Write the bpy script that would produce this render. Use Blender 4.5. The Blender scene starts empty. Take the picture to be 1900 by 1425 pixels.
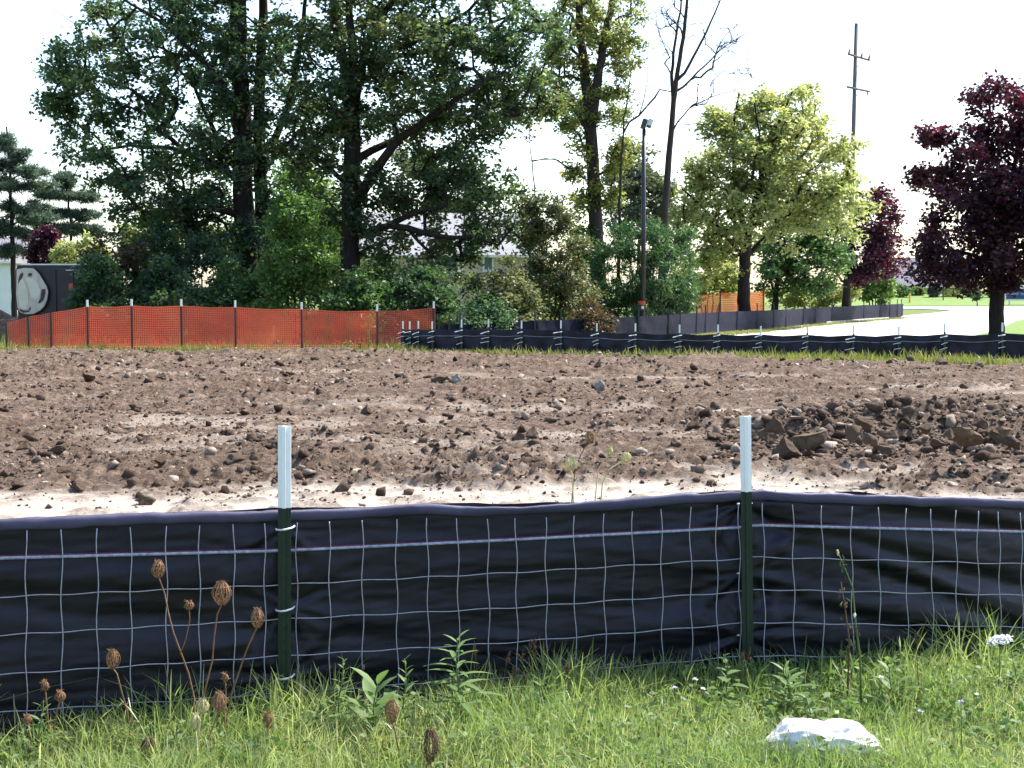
import bpy, bmesh, math, random
import numpy as np
from mathutils import Vector, Matrix

R = math.radians
rng = np.random.default_rng(11)
random.seed(5)
scn = bpy.context.scene
COL = scn.collection

# ------------------------------------------------------------------ camera, sky, sun, exposure
F, CAMH, HORY = 2640.0, 1.9, 545.0          # focal length in photo pixels, eye height, horizon row
TH = math.atan((712.5 - HORY) / F)
cam_d = bpy.data.cameras.new('camera'); cam = bpy.data.objects.new('camera', cam_d); COL.objects.link(cam)
cam_d.lens = F / 1900 * 36; cam_d.sensor_width = 36; cam_d.clip_start = 0.1; cam_d.clip_end = 6000
cam.location = (0, 0, CAMH); cam.rotation_euler = (math.pi / 2 - TH, 0, 0)
scn.camera = cam

SUN_EL, SUN_AZ = 50.0, 52.0                  # azimuth measured to the right of the view direction
w = bpy.data.worlds.new('World'); scn.world = w; w.use_nodes = True
nt = w.node_tree; nt.nodes.clear()
sky = nt.nodes.new('ShaderNodeTexSky'); sky.sky_type = 'NISHITA'; sky.sun_disc = False
sky.sun_elevation = R(SUN_EL); sky.sun_rotation = R(SUN_AZ)
sky.air_density = 1.0; sky.dust_density = 1.6; sky.ozone_density = 1.0
bgn = nt.nodes.new('ShaderNodeBackground'); bgn.inputs['Strength'].default_value = 0.15
won = nt.nodes.new('ShaderNodeOutputWorld')
nt.links.new(sky.outputs[0], bgn.inputs[0]); nt.links.new(bgn.outputs[0], won.inputs[0])
sl = bpy.data.lights.new('sun', 'SUN'); sl.energy = 4.7; sl.angle = R(0.53); sl.color = (1.0, 0.95, 0.88)
so = bpy.data.objects.new('sun', sl); COL.objects.link(so)
sd = Vector((math.sin(R(SUN_AZ)) * math.cos(R(SUN_EL)), math.cos(R(SUN_AZ)) * math.cos(R(SUN_EL)), math.sin(R(SUN_EL))))
so.rotation_euler = sd.to_track_quat('Z', 'Y').to_euler(); so.location = (20, 10, 40)
vs = scn.view_settings
vs.view_transform = 'Standard'; vs.look = 'None'; vs.gamma = 1.0; vs.exposure = 1.38; vs.use_curve_mapping = False
scn.render.engine = 'CYCLES'
scn.cycles.use_denoising = True
scn.cycles.max_bounces = 8; scn.cycles.transparent_max_bounces = 8

# ------------------------------------------------------------------ helpers
def P(px, py, Y):
    """world point at forward distance Y that the photograph shows at (px, py)"""
    xx = (px - 950) / F; yy = (712.5 - py) / F
    dy = math.cos(TH) + yy * math.sin(TH); dz = -math.sin(TH) + yy * math.cos(TH)
    t = Y / dy
    return Vector((xx * t, Y, CAMH + dz * t))
def G(px, py, z=0.0):
    """world point at height z seen at (px, py)"""
    xx = (px - 950) / F; yy = (712.5 - py) / F
    dy = math.cos(TH) + yy * math.sin(TH); dz = -math.sin(TH) + yy * math.cos(TH)
    t = (z - CAMH) / dz
    return Vector((xx * t, dy * t, z))
def sstep(a, b, x):
    t = np.clip((x - a) / (b - a), 0, 1); return t * t * (3 - 2 * t)
def _h(ix, iy, seed):
    h = (ix.astype(np.int64) * 374761393 + iy.astype(np.int64) * 668265263 + seed * 974711) & 0xffffffff
    h = ((h ^ (h >> 13)) * 1274126177) & 0xffffffff
    return ((h ^ (h >> 16)) & 0xffff) / 65535.0
def vn(x, y, seed=0):
    x = np.asarray(x, float); y = np.asarray(y, float)
    ix = np.floor(x); iy = np.floor(y); fx = x - ix; fy = y - iy
    fx = fx * fx * (3 - 2 * fx); fy = fy * fy * (3 - 2 * fy)
    a = _h(ix, iy, seed); b = _h(ix + 1, iy, seed); c = _h(ix, iy + 1, seed); d = _h(ix + 1, iy + 1, seed)
    return (a + (b - a) * fx) * (1 - fy) + (c + (d - c) * fx) * fy
def fbm(x, y, seed=0, oct=3):
    s = 0; a = 1; t = 0
    for k in range(oct):
        s = s + a * vn(x * 2 ** k + 17 * k, y * 2 ** k - 9 * k, seed + k); t += a; a *= 0.5
    return s / t

ORG = {}
def org(o): return ORG.get(o.name, Vector((0, 0, 0))) if o is not None else Vector((0, 0, 0))
def tag(o, label=None, cat=None, group=None, kind=None):
    if label: o['label'] = label
    if cat: o['category'] = cat
    if group: o['group'] = group
    if kind: o['kind'] = kind
    return o
def thing(name, label, cat, loc=(0, 0, 0), group=None):
    o = bpy.data.objects.new(name, None); COL.objects.link(o)
    o.empty_display_size = 0.2; o.location = loc; ORG[o.name] = Vector(loc)
    return tag(o, label, cat, group)
def link(name, me, mat, parent=None, loc=None):
    o = bpy.data.objects.new(name, me); COL.objects.link(o)
    if mat is not None: me.materials.append(mat)
    if parent is not None:
        o.parent = parent; ORG[o.name] = org(parent)
    elif loc is not None:
        o.location = loc; ORG[o.name] = Vector(loc)
    return o
def np_mesh(name, V, Fc, mat, parent=None, smooth=False, loc=None):
    V = np.asarray(V, np.float32).reshape(-1, 3); Fc = np.asarray(Fc, np.int32)
    off = org(parent) if parent is not None else (Vector(loc) if loc is not None else Vector((0, 0, 0)))
    V = V - np.array(off, np.float32)
    M, k = Fc.shape
    me = bpy.data.meshes.new(name)
    me.vertices.add(len(V)); me.vertices.foreach_set('co', V.ravel())
    me.loops.add(M * k); me.loops.foreach_set('vertex_index', Fc.ravel())
    me.polygons.add(M); me.polygons.foreach_set('loop_start', np.arange(M, dtype=np.int32) * k)
    if smooth: me.polygons.foreach_set('use_smooth', np.ones(M, bool))
    me.update(calc_edges=True)
    return link(name, me, mat, parent, loc)
class MB:
    def __init__(s): s.v = []; s.f = []
    def add(s, vs, fs):
        b = len(s.v); s.v += [Vector(v) for v in vs]; s.f += [tuple(i + b for i in f) for f in fs]; return s
    def box(s, c, size, rz=0, rx=0, ry=0):
        m = Matrix.Rotation(rz, 3, 'Z') @ Matrix.Rotation(ry, 3, 'Y') @ Matrix.Rotation(rx, 3, 'X'); c = Vector(c)
        h = [x / 2 for x in size]
        vs = [c + m @ Vector((sx * h[0], sy * h[1], sz * h[2])) for sx in (-1, 1) for sy in (-1, 1) for sz in (-1, 1)]
        return s.add(vs, [(0, 1, 3, 2), (4, 6, 7, 5), (0, 4, 5, 1), (2, 3, 7, 6), (0, 2, 6, 4), (1, 5, 7, 3)])
    def tube(s, pts, rad, n=6, cap=True):
        pts = [Vector(p) for p in pts]
        if not hasattr(rad, '__len__'): rad = [rad] * len(pts)
        nrm = None; vs = []
        for i, p in enumerate(pts):
            t = (pts[min(i + 1, len(pts) - 1)] - pts[max(i - 1, 0)])
            t = t.normalized() if t.length > 1e-9 else Vector((0, 0, 1))
            if nrm is None:
                nrm = t.cross(Vector((0, 1, 0))) if abs(t.y) < 0.9 else t.cross(Vector((1, 0, 0)))
            nrm = (nrm - t * nrm.dot(t)); nrm = nrm.normalized() if nrm.length > 1e-6 else t.orthogonal().normalized()
            b = t.cross(nrm)
            for k in range(n):
                a = 2 * math.pi * k / n
                vs.append(p + (nrm * math.cos(a) + b * math.sin(a)) * rad[i])
        fs = []
        for i in range(len(pts) - 1):
            for k in range(n):
                fs.append((i * n + k, i * n + (k + 1) % n, (i + 1) * n + (k + 1) % n, (i + 1) * n + k))
        if cap:
            fs.append(tuple(range(n - 1, -1, -1))); fs.append(tuple(range((len(pts) - 1) * n, len(pts) * n)))
        return s.add(vs, fs)
    def prism(s, poly, z0, z1):
        n = len(poly)
        vs = [(p[0], p[1], z0) for p in poly] + [(p[0], p[1], z1) for p in poly]
        fs = [tuple(range(n - 1, -1, -1)), tuple(range(n, 2 * n))] + [(i, (i + 1) % n, n + (i + 1) % n, n + i) for i in range(n)]
        return s.add(vs, fs)
    def build(s, name, mat, parent=None, smooth=False, loc=None):
        off = org(parent) if parent is not None else (Vector(loc) if loc is not None else Vector((0, 0, 0)))
        me = bpy.data.meshes.new(name)
        me.from_pydata([tuple(v - off) for v in s.v], [], s.f)
        if smooth: me.polygons.foreach_set('use_smooth', np.ones(len(me.polygons), bool))
        me.update()
        return link(name, me, mat, parent, loc)

# ------------------------------------------------------------------ materials
def newmat(name):
    m = bpy.data.materials.new(name); m.use_nodes = True
    t = m.node_tree; b = t.nodes['Principled BSDF']
    return m, t, b
def ramp(t, stops, interp='LINEAR'):
    r = t.nodes.new('ShaderNodeValToRGB'); e = r.color_ramp; e.interpolation = interp
    while len(e.elements) < len(stops): e.elements.new(0.5)
    for el, (p, c) in zip(e.elements, stops):
        el.position = p; el.color = (*c, 1)
    return r
def noise(t, scale, detail=4, rough=0.6, coord='Object', stretch=None):
    tc = t.nodes.new('ShaderNodeTexCoord'); n = t.nodes.new('ShaderNodeTexNoise')
    n.inputs['Scale'].default_value = scale; n.inputs['Detail'].default_value = detail; n.inputs['Roughness'].default_value = rough
    if stretch:
        mp = t.nodes.new('ShaderNodeMapping'); mp.inputs['Scale'].default_value = stretch
        t.links.new(tc.outputs[coord], mp.inputs[0]); t.links.new(mp.outputs[0], n.inputs['Vector'])
    else: t.links.new(tc.outputs[coord], n.inputs['Vector'])
    return n
def bump(t, b, src, strength, dist):
    bp = t.nodes.new('ShaderNodeBump'); bp.inputs['Strength'].default_value = strength; bp.inputs['Distance'].default_value = dist
    t.links.new(src, bp.inputs['Height']); t.links.new(bp.outputs[0], b.inputs['Normal'])
def mottled(name, c1, c2, scale=5, rough=0.7, bstr=0.3, bdist=0.01, metal=0, spec=0.4, stretch=None):
    m, t, b = newmat(name)
    n = noise(t, scale, 5, 0.65, stretch=stretch)
    r = ramp(t, [(0.3, c1), (0.7, c2)])
    t.links.new(n.outputs['Fac'], r.inputs[0]); t.links.new(r.outputs[0], b.inputs['Base Color'])
    b.inputs['Roughness'].default_value = rough; b.inputs['Metallic'].default_value = metal
    b.inputs['Specular IOR Level'].default_value = spec
    if bstr: bump(t, b, n.outputs['Fac'], bstr, bdist)
    return m
def leafmat(name, cols, trans=0.45, tcol=None, rough=0.5, patch=0.25, spec=0.35):
    """random colour for every leaf, mixed with slow drift through the crown"""
    m, t, b = newmat(name)
    g = t.nodes.new('ShaderNodeNewGeometry')
    n = noise(t, patch, 2, 0.5)
    mm = t.nodes.new('ShaderNodeMath'); mm.operation = 'MULTIPLY_ADD'; mm.inputs[1].default_value = 0.55
    t.links.new(g.outputs['Random Per Island'], mm.inputs[0])
    m2 = t.nodes.new('ShaderNodeMath'); m2.operation = 'MULTIPLY_ADD'; m2.inputs[1].default_value = 1.3; m2.inputs[2].default_value = -0.42
    t.links.new(n.outputs['Fac'], m2.inputs[0]); t.links.new(m2.outputs[0], mm.inputs[2])
    k = len(cols)
    r = ramp(t, [(i / (k - 1), c) for i, c in enumerate(cols)])
    t.links.new(mm.outputs[0], r.inputs[0]); t.links.new(r.outputs[0], b.inputs['Base Color'])
    b.inputs['Roughness'].default_value = rough; b.inputs['Specular IOR Level'].default_value = spec
    tr = t.nodes.new('ShaderNodeBsdfTranslucent')
    mx = t.nodes.new('ShaderNodeMixRGB'); mx.blend_type = 'MULTIPLY'; mx.inputs[0].default_value = 1
    mx.inputs[2].default_value = (*(tcol or (1.5, 1.6, 0.7)), 1)
    t.links.new(r.outputs[0], mx.inputs[1]); t.links.new(mx.outputs[0], tr.inputs[0])
    ms = t.nodes.new('ShaderNodeMixShader'); ms.inputs[0].default_value = trans
    t.links.new(b.outputs[0], ms.inputs[1]); t.links.new(tr.outputs[0], ms.inputs[2])
    t.links.new(ms.outputs[0], t.nodes['Material Output'].inputs[0])
    return m
M = {}
M['bark'] = mottled('bark', (0.014, 0.011, 0.011), (0.042, 0.034, 0.031), 3, 0.95, 0.8, 0.05, stretch=(3, 3, 0.6), spec=0.15)
M['bark_grey'] = mottled('bark_grey', (0.035, 0.028, 0.026), (0.075, 0.06, 0.055), 3, 0.95, 0.7, 0.04, stretch=(3, 3, 0.6), spec=0.15)
M['stem'] = mottled('stem', (0.05, 0.05, 0.02), (0.09, 0.08, 0.035), 20, 0.8, 0, 0)
M['oak'] = leafmat('oak_leaf', [(0.018, 0.042, 0.038), (0.042, 0.082, 0.056), (0.08, 0.12, 0.056), (0.16, 0.18, 0.07)], 0.48, (1.35, 1.6, 1.0))
M['oak2'] = leafmat('oak_leaf_warm', [(0.02, 0.046, 0.034), (0.05, 0.09, 0.05), (0.10, 0.135, 0.056), (0.22, 0.21, 0.085)], 0.48, (1.4, 1.55, 0.95))
M['poplar'] = leafmat('poplar_leaf', [(0.07, 0.10, 0.04), (0.13, 0.165, 0.06), (0.21, 0.235, 0.085), (0.34, 0.31, 0.11)], 0.55, (1.6, 1.6, 0.95))
M['yellow'] = leafmat('yellow_leaf', [(0.14, 0.185, 0.075), (0.24, 0.285, 0.115), (0.34, 0.37, 0.16), (0.44, 0.41, 0.19)], 0.52, (1.4, 1.4, 0.95))
M['purple'] = leafmat('purple_leaf', [(0.02, 0.010, 0.023), (0.04, 0.014, 0.03), (0.066, 0.019, 0.033), (0.13, 0.04, 0.05)], 0.36, (1.8, 0.75, 1.0))
M['green'] = leafmat('green_leaf', [(0.02, 0.052, 0.032), (0.046, 0.10, 0.045), (0.08, 0.15, 0.052), (0.17, 0.21, 0.075)], 0.42)
M['bright'] = leafmat('bright_leaf', [(0.045, 0.095, 0.032), (0.085, 0.16, 0.05), (0.14, 0.21, 0.066), (0.21, 0.26, 0.10)], 0.45)
M['dark'] = leafmat('dark_leaf', [(0.014, 0.040, 0.032), (0.030, 0.072, 0.046), (0.056, 0.105, 0.05), (0.14, 0.15, 0.055)], 0.42)
M['willow'] = leafmat('narrow_leaf', [(0.015, 0.045, 0.03), (0.038, 0.09, 0.05), (0.075, 0.14, 0.072), (0.16, 0.21, 0.11)], 0.38)
M['silver'] = leafmat('silver_leaf', [(0.03, 0.045, 0.025), (0.075, 0.095, 0.04), (0.15, 0.16, 0.075), (0.28, 0.27, 0.17)], 0.4, (1.3, 1.3, 0.8))
M['rust'] = leafmat('rust_leaf', [(0.03, 0.035, 0.018), (0.06, 0.05, 0.026), (0.10, 0.06, 0.032)], 0.4, (1.5, 1.2, 0.7))
M['pine'] = leafmat('pine_needle', [(0.03, 0.055, 0.055), (0.055, 0.09, 0.078), (0.085, 0.125, 0.09), (0.12, 0.15, 0.09)], 0.35, (1.3, 1.4, 1.0))  # haze put into the needle colour, lighter and bluer
M['hazy'] = leafmat('far_leaf', [(0.05, 0.065, 0.05), (0.09, 0.11, 0.08), (0.13, 0.15, 0.1)], 0.35)  # distance haze put into the leaf colour as pale grey-green
M['grass'] = leafmat('grass_blade', [(0.10, 0.17, 0.05), (0.18, 0.26, 0.08), (0.28, 0.345, 0.125), (0.52, 0.52, 0.29)], 0.5, (1.2, 1.25, 0.9), 0.42, patch=1.2, spec=0.45)
M['far_grass'] = leafmat('far_grass_blade', [(0.09, 0.12, 0.03), (0.15, 0.18, 0.05), (0.22, 0.22, 0.075), (0.27, 0.24, 0.12)], 0.4, (1.2, 1.2, 0.7), patch=0.6)
M['weed'] = leafmat('weed_leaf', [(0.06, 0.125, 0.04), (0.10, 0.18, 0.06), (0.15, 0.225, 0.08), (0.22, 0.27, 0.12)], 0.42, (1.25, 1.3, 0.8), 0.55, patch=2, spec=0.3)
M['weed_yel'] = leafmat('yellow_weed_leaf', [(0.16, 0.19, 0.03), (0.25, 0.27, 0.05)], 0.5, (1.2, 1.2, 0.6), patch=2)
M['dry'] = mottled('dry_umbel', (0.17, 0.085, 0.04), (0.33, 0.19, 0.1), 60, 0.85, 0, 0)
M['dry_dark'] = mottled('dry_seed', (0.06, 0.03, 0.02), (0.13, 0.07, 0.045), 60, 0.9, 0, 0)
M['dry_stem'] = mottled('dry_stem', (0.13, 0.07, 0.03), (0.22, 0.12, 0.06), 30, 0.8, 0, 0)
M['pale_umbel'] = mottled('pale_umbel', (0.46, 0.42, 0.18), (0.62, 0.56, 0.30), 60, 0.8, 0, 0)
M['petal'] = mottled('white_petal', (0.7, 0.7, 0.68), (0.85, 0.85, 0.83), 80, 0.7, 0, 0)
M['lilac'] = mottled('lilac_petal', (0.45, 0.38, 0.7), (0.62, 0.55, 0.82), 80, 0.7, 0, 0)

# soil: the pale attribute marks the dry compacted strips
def soilmat():
    m, t, b = newmat('bare_soil')
    n1 = noise(t, 1.1, 6, 0.7, stretch=(0.6, 1.3, 1)); n2 = noise(t, 11, 8, 0.85); n3 = noise(t, 60, 3, 0.7)
    r1 = ramp(t, [(0.3, (0.075, 0.050, 0.035)), (0.55, (0.125, 0.089, 0.066)), (0.75, (0.20, 0.155, 0.122))])
    t.links.new(n1.outputs['Fac'], r1.inputs[0])
    r2 = ramp(t, [(0.36, (0.34, 0.32, 0.31)), (0.5, (0.95, 0.95, 0.95)), (0.64, (2.1, 2.06, 2.0))])  # tiny shadows and highlights of the crumbs put into the colour
    t.links.new(n2.outputs['Fac'], r2.inputs[0])
    mu = t.nodes.new('ShaderNodeMixRGB'); mu.blend_type = 'MULTIPLY'; mu.inputs[0].default_value = 1
    t.links.new(r1.outputs[0], mu.inputs[1]); t.links.new(r2.outputs[0], mu.inputs[2])
    at = t.nodes.new('ShaderNodeAttribute'); at.attribute_name = 'pale'
    pr = ramp(t, [(0.38, (0.38, 0.31, 0.25)), (0.6, (0.56, 0.49, 0.415))]); t.links.new(n2.outputs['Fac'], pr.inputs[0])
    mx = t.nodes.new('ShaderNodeMixRGB'); t.links.new(at.outputs['Fac'], mx.inputs[0])
    t.links.new(mu.outputs[0], mx.inputs[1]); t.links.new(pr.outputs[0], mx.inputs[2])
    t.links.new(mx.outputs[0], b.inputs['Base Color']); b.inputs['Roughness'].default_value = 0.95
    b.inputs['Specular IOR Level'].default_value = 0.15
    ad = t.nodes.new('ShaderNodeMath'); ad.operation = 'MULTIPLY_ADD'; ad.inputs[1].default_value = 0.35
    t.links.new(n3.outputs['Fac'], ad.inputs[0]); t.links.new(n2.outputs['Fac'], ad.inputs[2])
    bump(t, b, ad.outputs[0], 0.9, 0.05)
    return m
M['soil'] = soilmat()
def clodmat(name, cols, seedscale=6):
    m, t, b = newmat(name)
    g = t.nodes.new('ShaderNodeNewGeometry'); n = noise(t, seedscale * 5, 5, 0.7)
    r = ramp(t, [(i / (len(cols) - 1), c) for i, c in enumerate(cols)]); t.links.new(g.outputs['Random Per Island'], r.inputs[0])
    r2 = ramp(t, [(0.3, (0.6, 0.58, 0.56)), (0.7, (1.35, 1.33, 1.3))]); t.links.new(n.outputs['Fac'], r2.inputs[0])
    mu = t.nodes.new('ShaderNodeMixRGB'); mu.blend_type = 'MULTIPLY'; mu.inputs[0].default_value = 1
    t.links.new(r.outputs[0], mu.inputs[1]); t.links.new(r2.outputs[0], mu.inputs[2]); t.links.new(mu.outputs[0], b.inputs['Base Color'])
    b.inputs['Roughness'].default_value = 0.95; b.inputs['Specular IOR Level'].default_value = 0.15
    bump(t, b, n.outputs['Fac'], 0.8, 0.03)
    return m
M['clod'] = clodmat('soil_clod', [(0.04, 0.025, 0.018), (0.06, 0.039, 0.028), (0.09, 0.062, 0.045), (0.14, 0.102, 0.077), (0.38, 0.32, 0.26)])
M['clod_big'] = clodmat('big_clod', [(0.07, 0.047, 0.033), (0.095, 0.066, 0.047), (0.125, 0.09, 0.066)])
M['rock_tan'] = clodmat('tan_clod', [(0.12, 0.085, 0.055), (0.15, 0.11, 0.073)])
M['rock_grey'] = clodmat('grey_stone', [(0.24, 0.22, 0.21), (0.3, 0.28, 0.27)])
def turfmat(name, c1, c2, c3):
    m, t, b = newmat(name)
    n = noise(t, 0.6, 6, 0.75); r = ramp(t, [(0.3, c1), (0.5, c2), (0.72, c3)])
    t.links.new(n.outputs['Fac'], r.inputs[0]); t.links.new(r.outputs[0], b.inputs['Base Color'])
    b.inputs['Roughness'].default_value = 0.95; b.inputs['Specular IOR Level'].default_value = 0.1
    n2 = noise(t, 30, 4, 0.7); bump(t, b, n2.outputs['Fac'], 0.6, 0.03)
    return m
M['turf'] = turfmat('turf', (0.07, 0.10, 0.03), (0.115, 0.155, 0.045), (0.15, 0.16, 0.07))
M['lawn'] = turfmat('lawn', (0.10, 0.165, 0.045), (0.14, 0.21, 0.06), (0.19, 0.23, 0.09))
M['earth'] = turfmat('earth_under_grass', (0.055, 0.05, 0.028), (0.085, 0.09, 0.038), (0.12, 0.115, 0.055))
M['concrete'] = mottled('concrete', (0.52, 0.50, 0.48), (0.62, 0.60, 0.58), 0.6, 0.85, 0.1, 0.01)
M['kerb'] = mottled('kerb', (0.42, 0.38, 0.36), (0.55, 0.50, 0.48), 2, 0.85, 0.1, 0.01)

def fabricmat(name, c1, c2, rough, weave=900, spec=0.3):
    m, t, b = newmat(name)
    n = noise(t, 2.5, 5, 0.7); r = ramp(t, [(0.3, c1), (0.7, c2)])
    t.links.new(n.outputs['Fac'], r.inputs[0]); t.links.new(r.outputs[0], b.inputs['Base Color'])
    b.inputs['Roughness'].default_value = rough; b.inputs['Specular IOR Level'].default_value = spec
    b.inputs['Specular Tint'].default_value = (0.8, 0.82, 1.0, 1)
    n2 = noise(t, weave, 2, 0.5, stretch=(0.25, 1, 1)); n3 = noise(t, 9, 4, 0.7, stretch=(0.5, 1, 2))
    rr = ramp(t, [(0.3, (rough - 0.08,) * 3), (0.7, (min(rough + 0.2, 1),) * 3)]); t.links.new(n3.outputs['Fac'], rr.inputs[0]); t.links.new(rr.outputs[0], b.inputs['Roughness'])
    bump(t, b, n2.outputs['Fac'], 0.5, 0.002)
    return m
M['fabric'] = fabricmat('black_silt_fabric', (0.0022, 0.0022, 0.0045), (0.006, 0.006, 0.0115), 0.30, 900, 0.42)
M['hem'] = fabricmat('fabric_hem', (0.04, 0.038, 0.072), (0.075, 0.071, 0.125), 0.4)  # lighter copy of the fabric, sun on the top fold put into its colour
M['far_fabric'] = fabricmat('far_silt_fabric', (0.005, 0.0045, 0.011), (0.010, 0.009, 0.02), 0.4, 200)
M['grey_fabric'] = fabricmat('faded_silt_fabric', (0.006, 0.007, 0.016), (0.016, 0.018, 0.036), 0.7, 200, 0.1)
M['wire'] = mottled('galvanised_wire', (0.30, 0.30, 0.36), (0.46, 0.46, 0.54), 40, 0.45, 0, 0, 0.3)
M['rope'] = mottled('blue_fringed_cord', (0.10, 0.13, 0.24), (0.42, 0.46, 0.56), 45, 0.35, 0.5, 0.003)  # pale cord with the blue fringe of its gleam put into the colour
M['red_fringe'] = mottled('red_fringe', (0.10, 0.012, 0.02), (0.2, 0.03, 0.035), 40, 0.7, 0, 0)  # red colour fringe of the bright cord, painted as a line
M['post_green'] = mottled('post_green', (0.003, 0.017, 0.010), (0.006, 0.027, 0.016), 25, 0.4, 0.1, 0.002)
def tipmat():
    m, t, b = newmat('post_white')
    n = noise(t, 22, 6, 0.75); r = ramp(t, [(0.27, (0.03, 0.05, 0.04)), (0.32, (0.8, 0.82, 0.82)), (0.8, (0.88, 0.89, 0.89))])
    t.links.new(n.outputs['Fac'], r.inputs[0]); t.links.new(r.outputs[0], b.inputs['Base Color']); b.inputs['Roughness'].default_value = 0.45
    return m
M['post_white'] = tipmat()
M['tie'] = mottled('white_tie', (0.62, 0.66, 0.66), (0.78, 0.8, 0.8), 30, 0.4, 0, 0)
M['post_dark'] = mottled('post_dark', (0.012, 0.018, 0.018), (0.03, 0.035, 0.035), 20, 0.5, 0, 0)
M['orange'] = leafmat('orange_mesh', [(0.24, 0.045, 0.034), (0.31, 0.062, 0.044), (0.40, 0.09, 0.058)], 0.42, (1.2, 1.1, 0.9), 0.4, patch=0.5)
M['orange_far'] = leafmat('sunlit_orange_mesh', [(0.70, 0.085, 0.015), (0.78, 0.12, 0.02), (0.82, 0.16, 0.03)], 0.6, (1.2, 1.0, 0.8), 0.4, patch=0.5)  # brighter copy of the orange mesh, sunlight put into its colour
M['pole'] = mottled('pole_metal', (0.035, 0.03, 0.04), (0.06, 0.055, 0.065), 4, 0.4, 0, 0, 0.3)
M['wood_pole'] = mottled('weathered_pole', (0.09, 0.075, 0.085), (0.16, 0.135, 0.14), 4, 0.85, 0.2, 0.02, stretch=(3, 3, 0.3))
M['glass_lamp'] = mottled('lamp_glass', (0.6, 0.6, 0.65), (0.7, 0.7, 0.74), 6, 0.2, 0, 0)
M['black_paint'] = mottled('black_paint', (0.010, 0.008, 0.014), (0.018, 0.015, 0.024), 2, 0.45, 0.1, 0.01)
M['cream'] = mottled('cream_paint', (0.42, 0.36, 0.31), (0.60, 0.54, 0.48), 2.5, 0.7, 0.2, 0.02, stretch=(2, 2, 0.5))
M['cream_light'] = mottled('light_cream_paint', (0.56, 0.50, 0.42), (0.70, 0.64, 0.56), 2.5, 0.7, 0.1, 0.02)
M['brown_mark'] = mottled('brown_mark', (0.05, 0.028, 0.03), (0.10, 0.06, 0.06), 3, 0.8, 0, 0)
M['trim_white'] = mottled('white_trim', (0.6, 0.6, 0.62), (0.74, 0.74, 0.76), 3, 0.6, 0, 0)
M['wall_tan'] = mottled('tan_siding', (0.42, 0.35, 0.27), (0.52, 0.44, 0.35), 1, 0.85, 0.1, 0.01)
M['roof_pale'] = mottled('pale_shingle', (0.26, 0.255, 0.265), (0.35, 0.345, 0.355), 2, 0.85, 0.3, 0.02)
M['roof_grey'] = mottled('grey_shingle', (0.17, 0.16, 0.19), (0.24, 0.23, 0.26), 1, 0.9, 0.3, 0.02)
M['glass'] = mottled('window_glass', (0.05, 0.08, 0.11), (0.12, 0.17, 0.22), 0.8, 0.1, 0, 0, spec=0.8)
M['wall_white'] = mottled('white_siding', (0.62, 0.66, 0.68), (0.72, 0.75, 0.77), 1, 0.8, 0, 0)
M['sign_blue'] = mottled('sign_blue', (0.012, 0.035, 0.11), (0.018, 0.05, 0.14), 1, 0.5, 0, 0)
M['sign_text'] = mottled('sign_lettering', (0.25, 0.38, 0.55), (0.32, 0.46, 0.62), 2, 0.6, 0, 0)
M['yellow_paint'] = mottled('yellow_paint', (0.5, 0.35, 0.05), (0.6, 0.42, 0.07), 3, 0.6, 0, 0)
M['orange_paint'] = mottled('orange_paint', (0.45, 0.06, 0.03), (0.55, 0.1, 0.05), 3, 0.6, 0, 0)
def bagmat():
    m, t, b = newmat('white_plastic_bag')
    n = noise(t, 14, 5, 0.6); r = ramp(t, [(0.3, (0.52, 0.50, 0.49)), (0.5, (0.72, 0.71, 0.71)), (0.7, (0.82, 0.81, 0.81))])  # grey noise for stains and for the shade of folds, put into the colour
    t.links.new(n.outputs['Fac'], r.inputs[0]); t.links.new(r.outputs[0], b.inputs['Base Color']); b.inputs['Roughness'].default_value = 0.45
    b.inputs['Subsurface Weight'].default_value = 0.15; b.inputs['Subsurface Radius'].default_value = (0.02, 0.02, 0.02)
    n2 = noise(t, 9, 4, 0.7); bump(t, b, n2.outputs['Fac'], 0.35, 0.012)
    return m
M['bag'] = bagmat()

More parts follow.
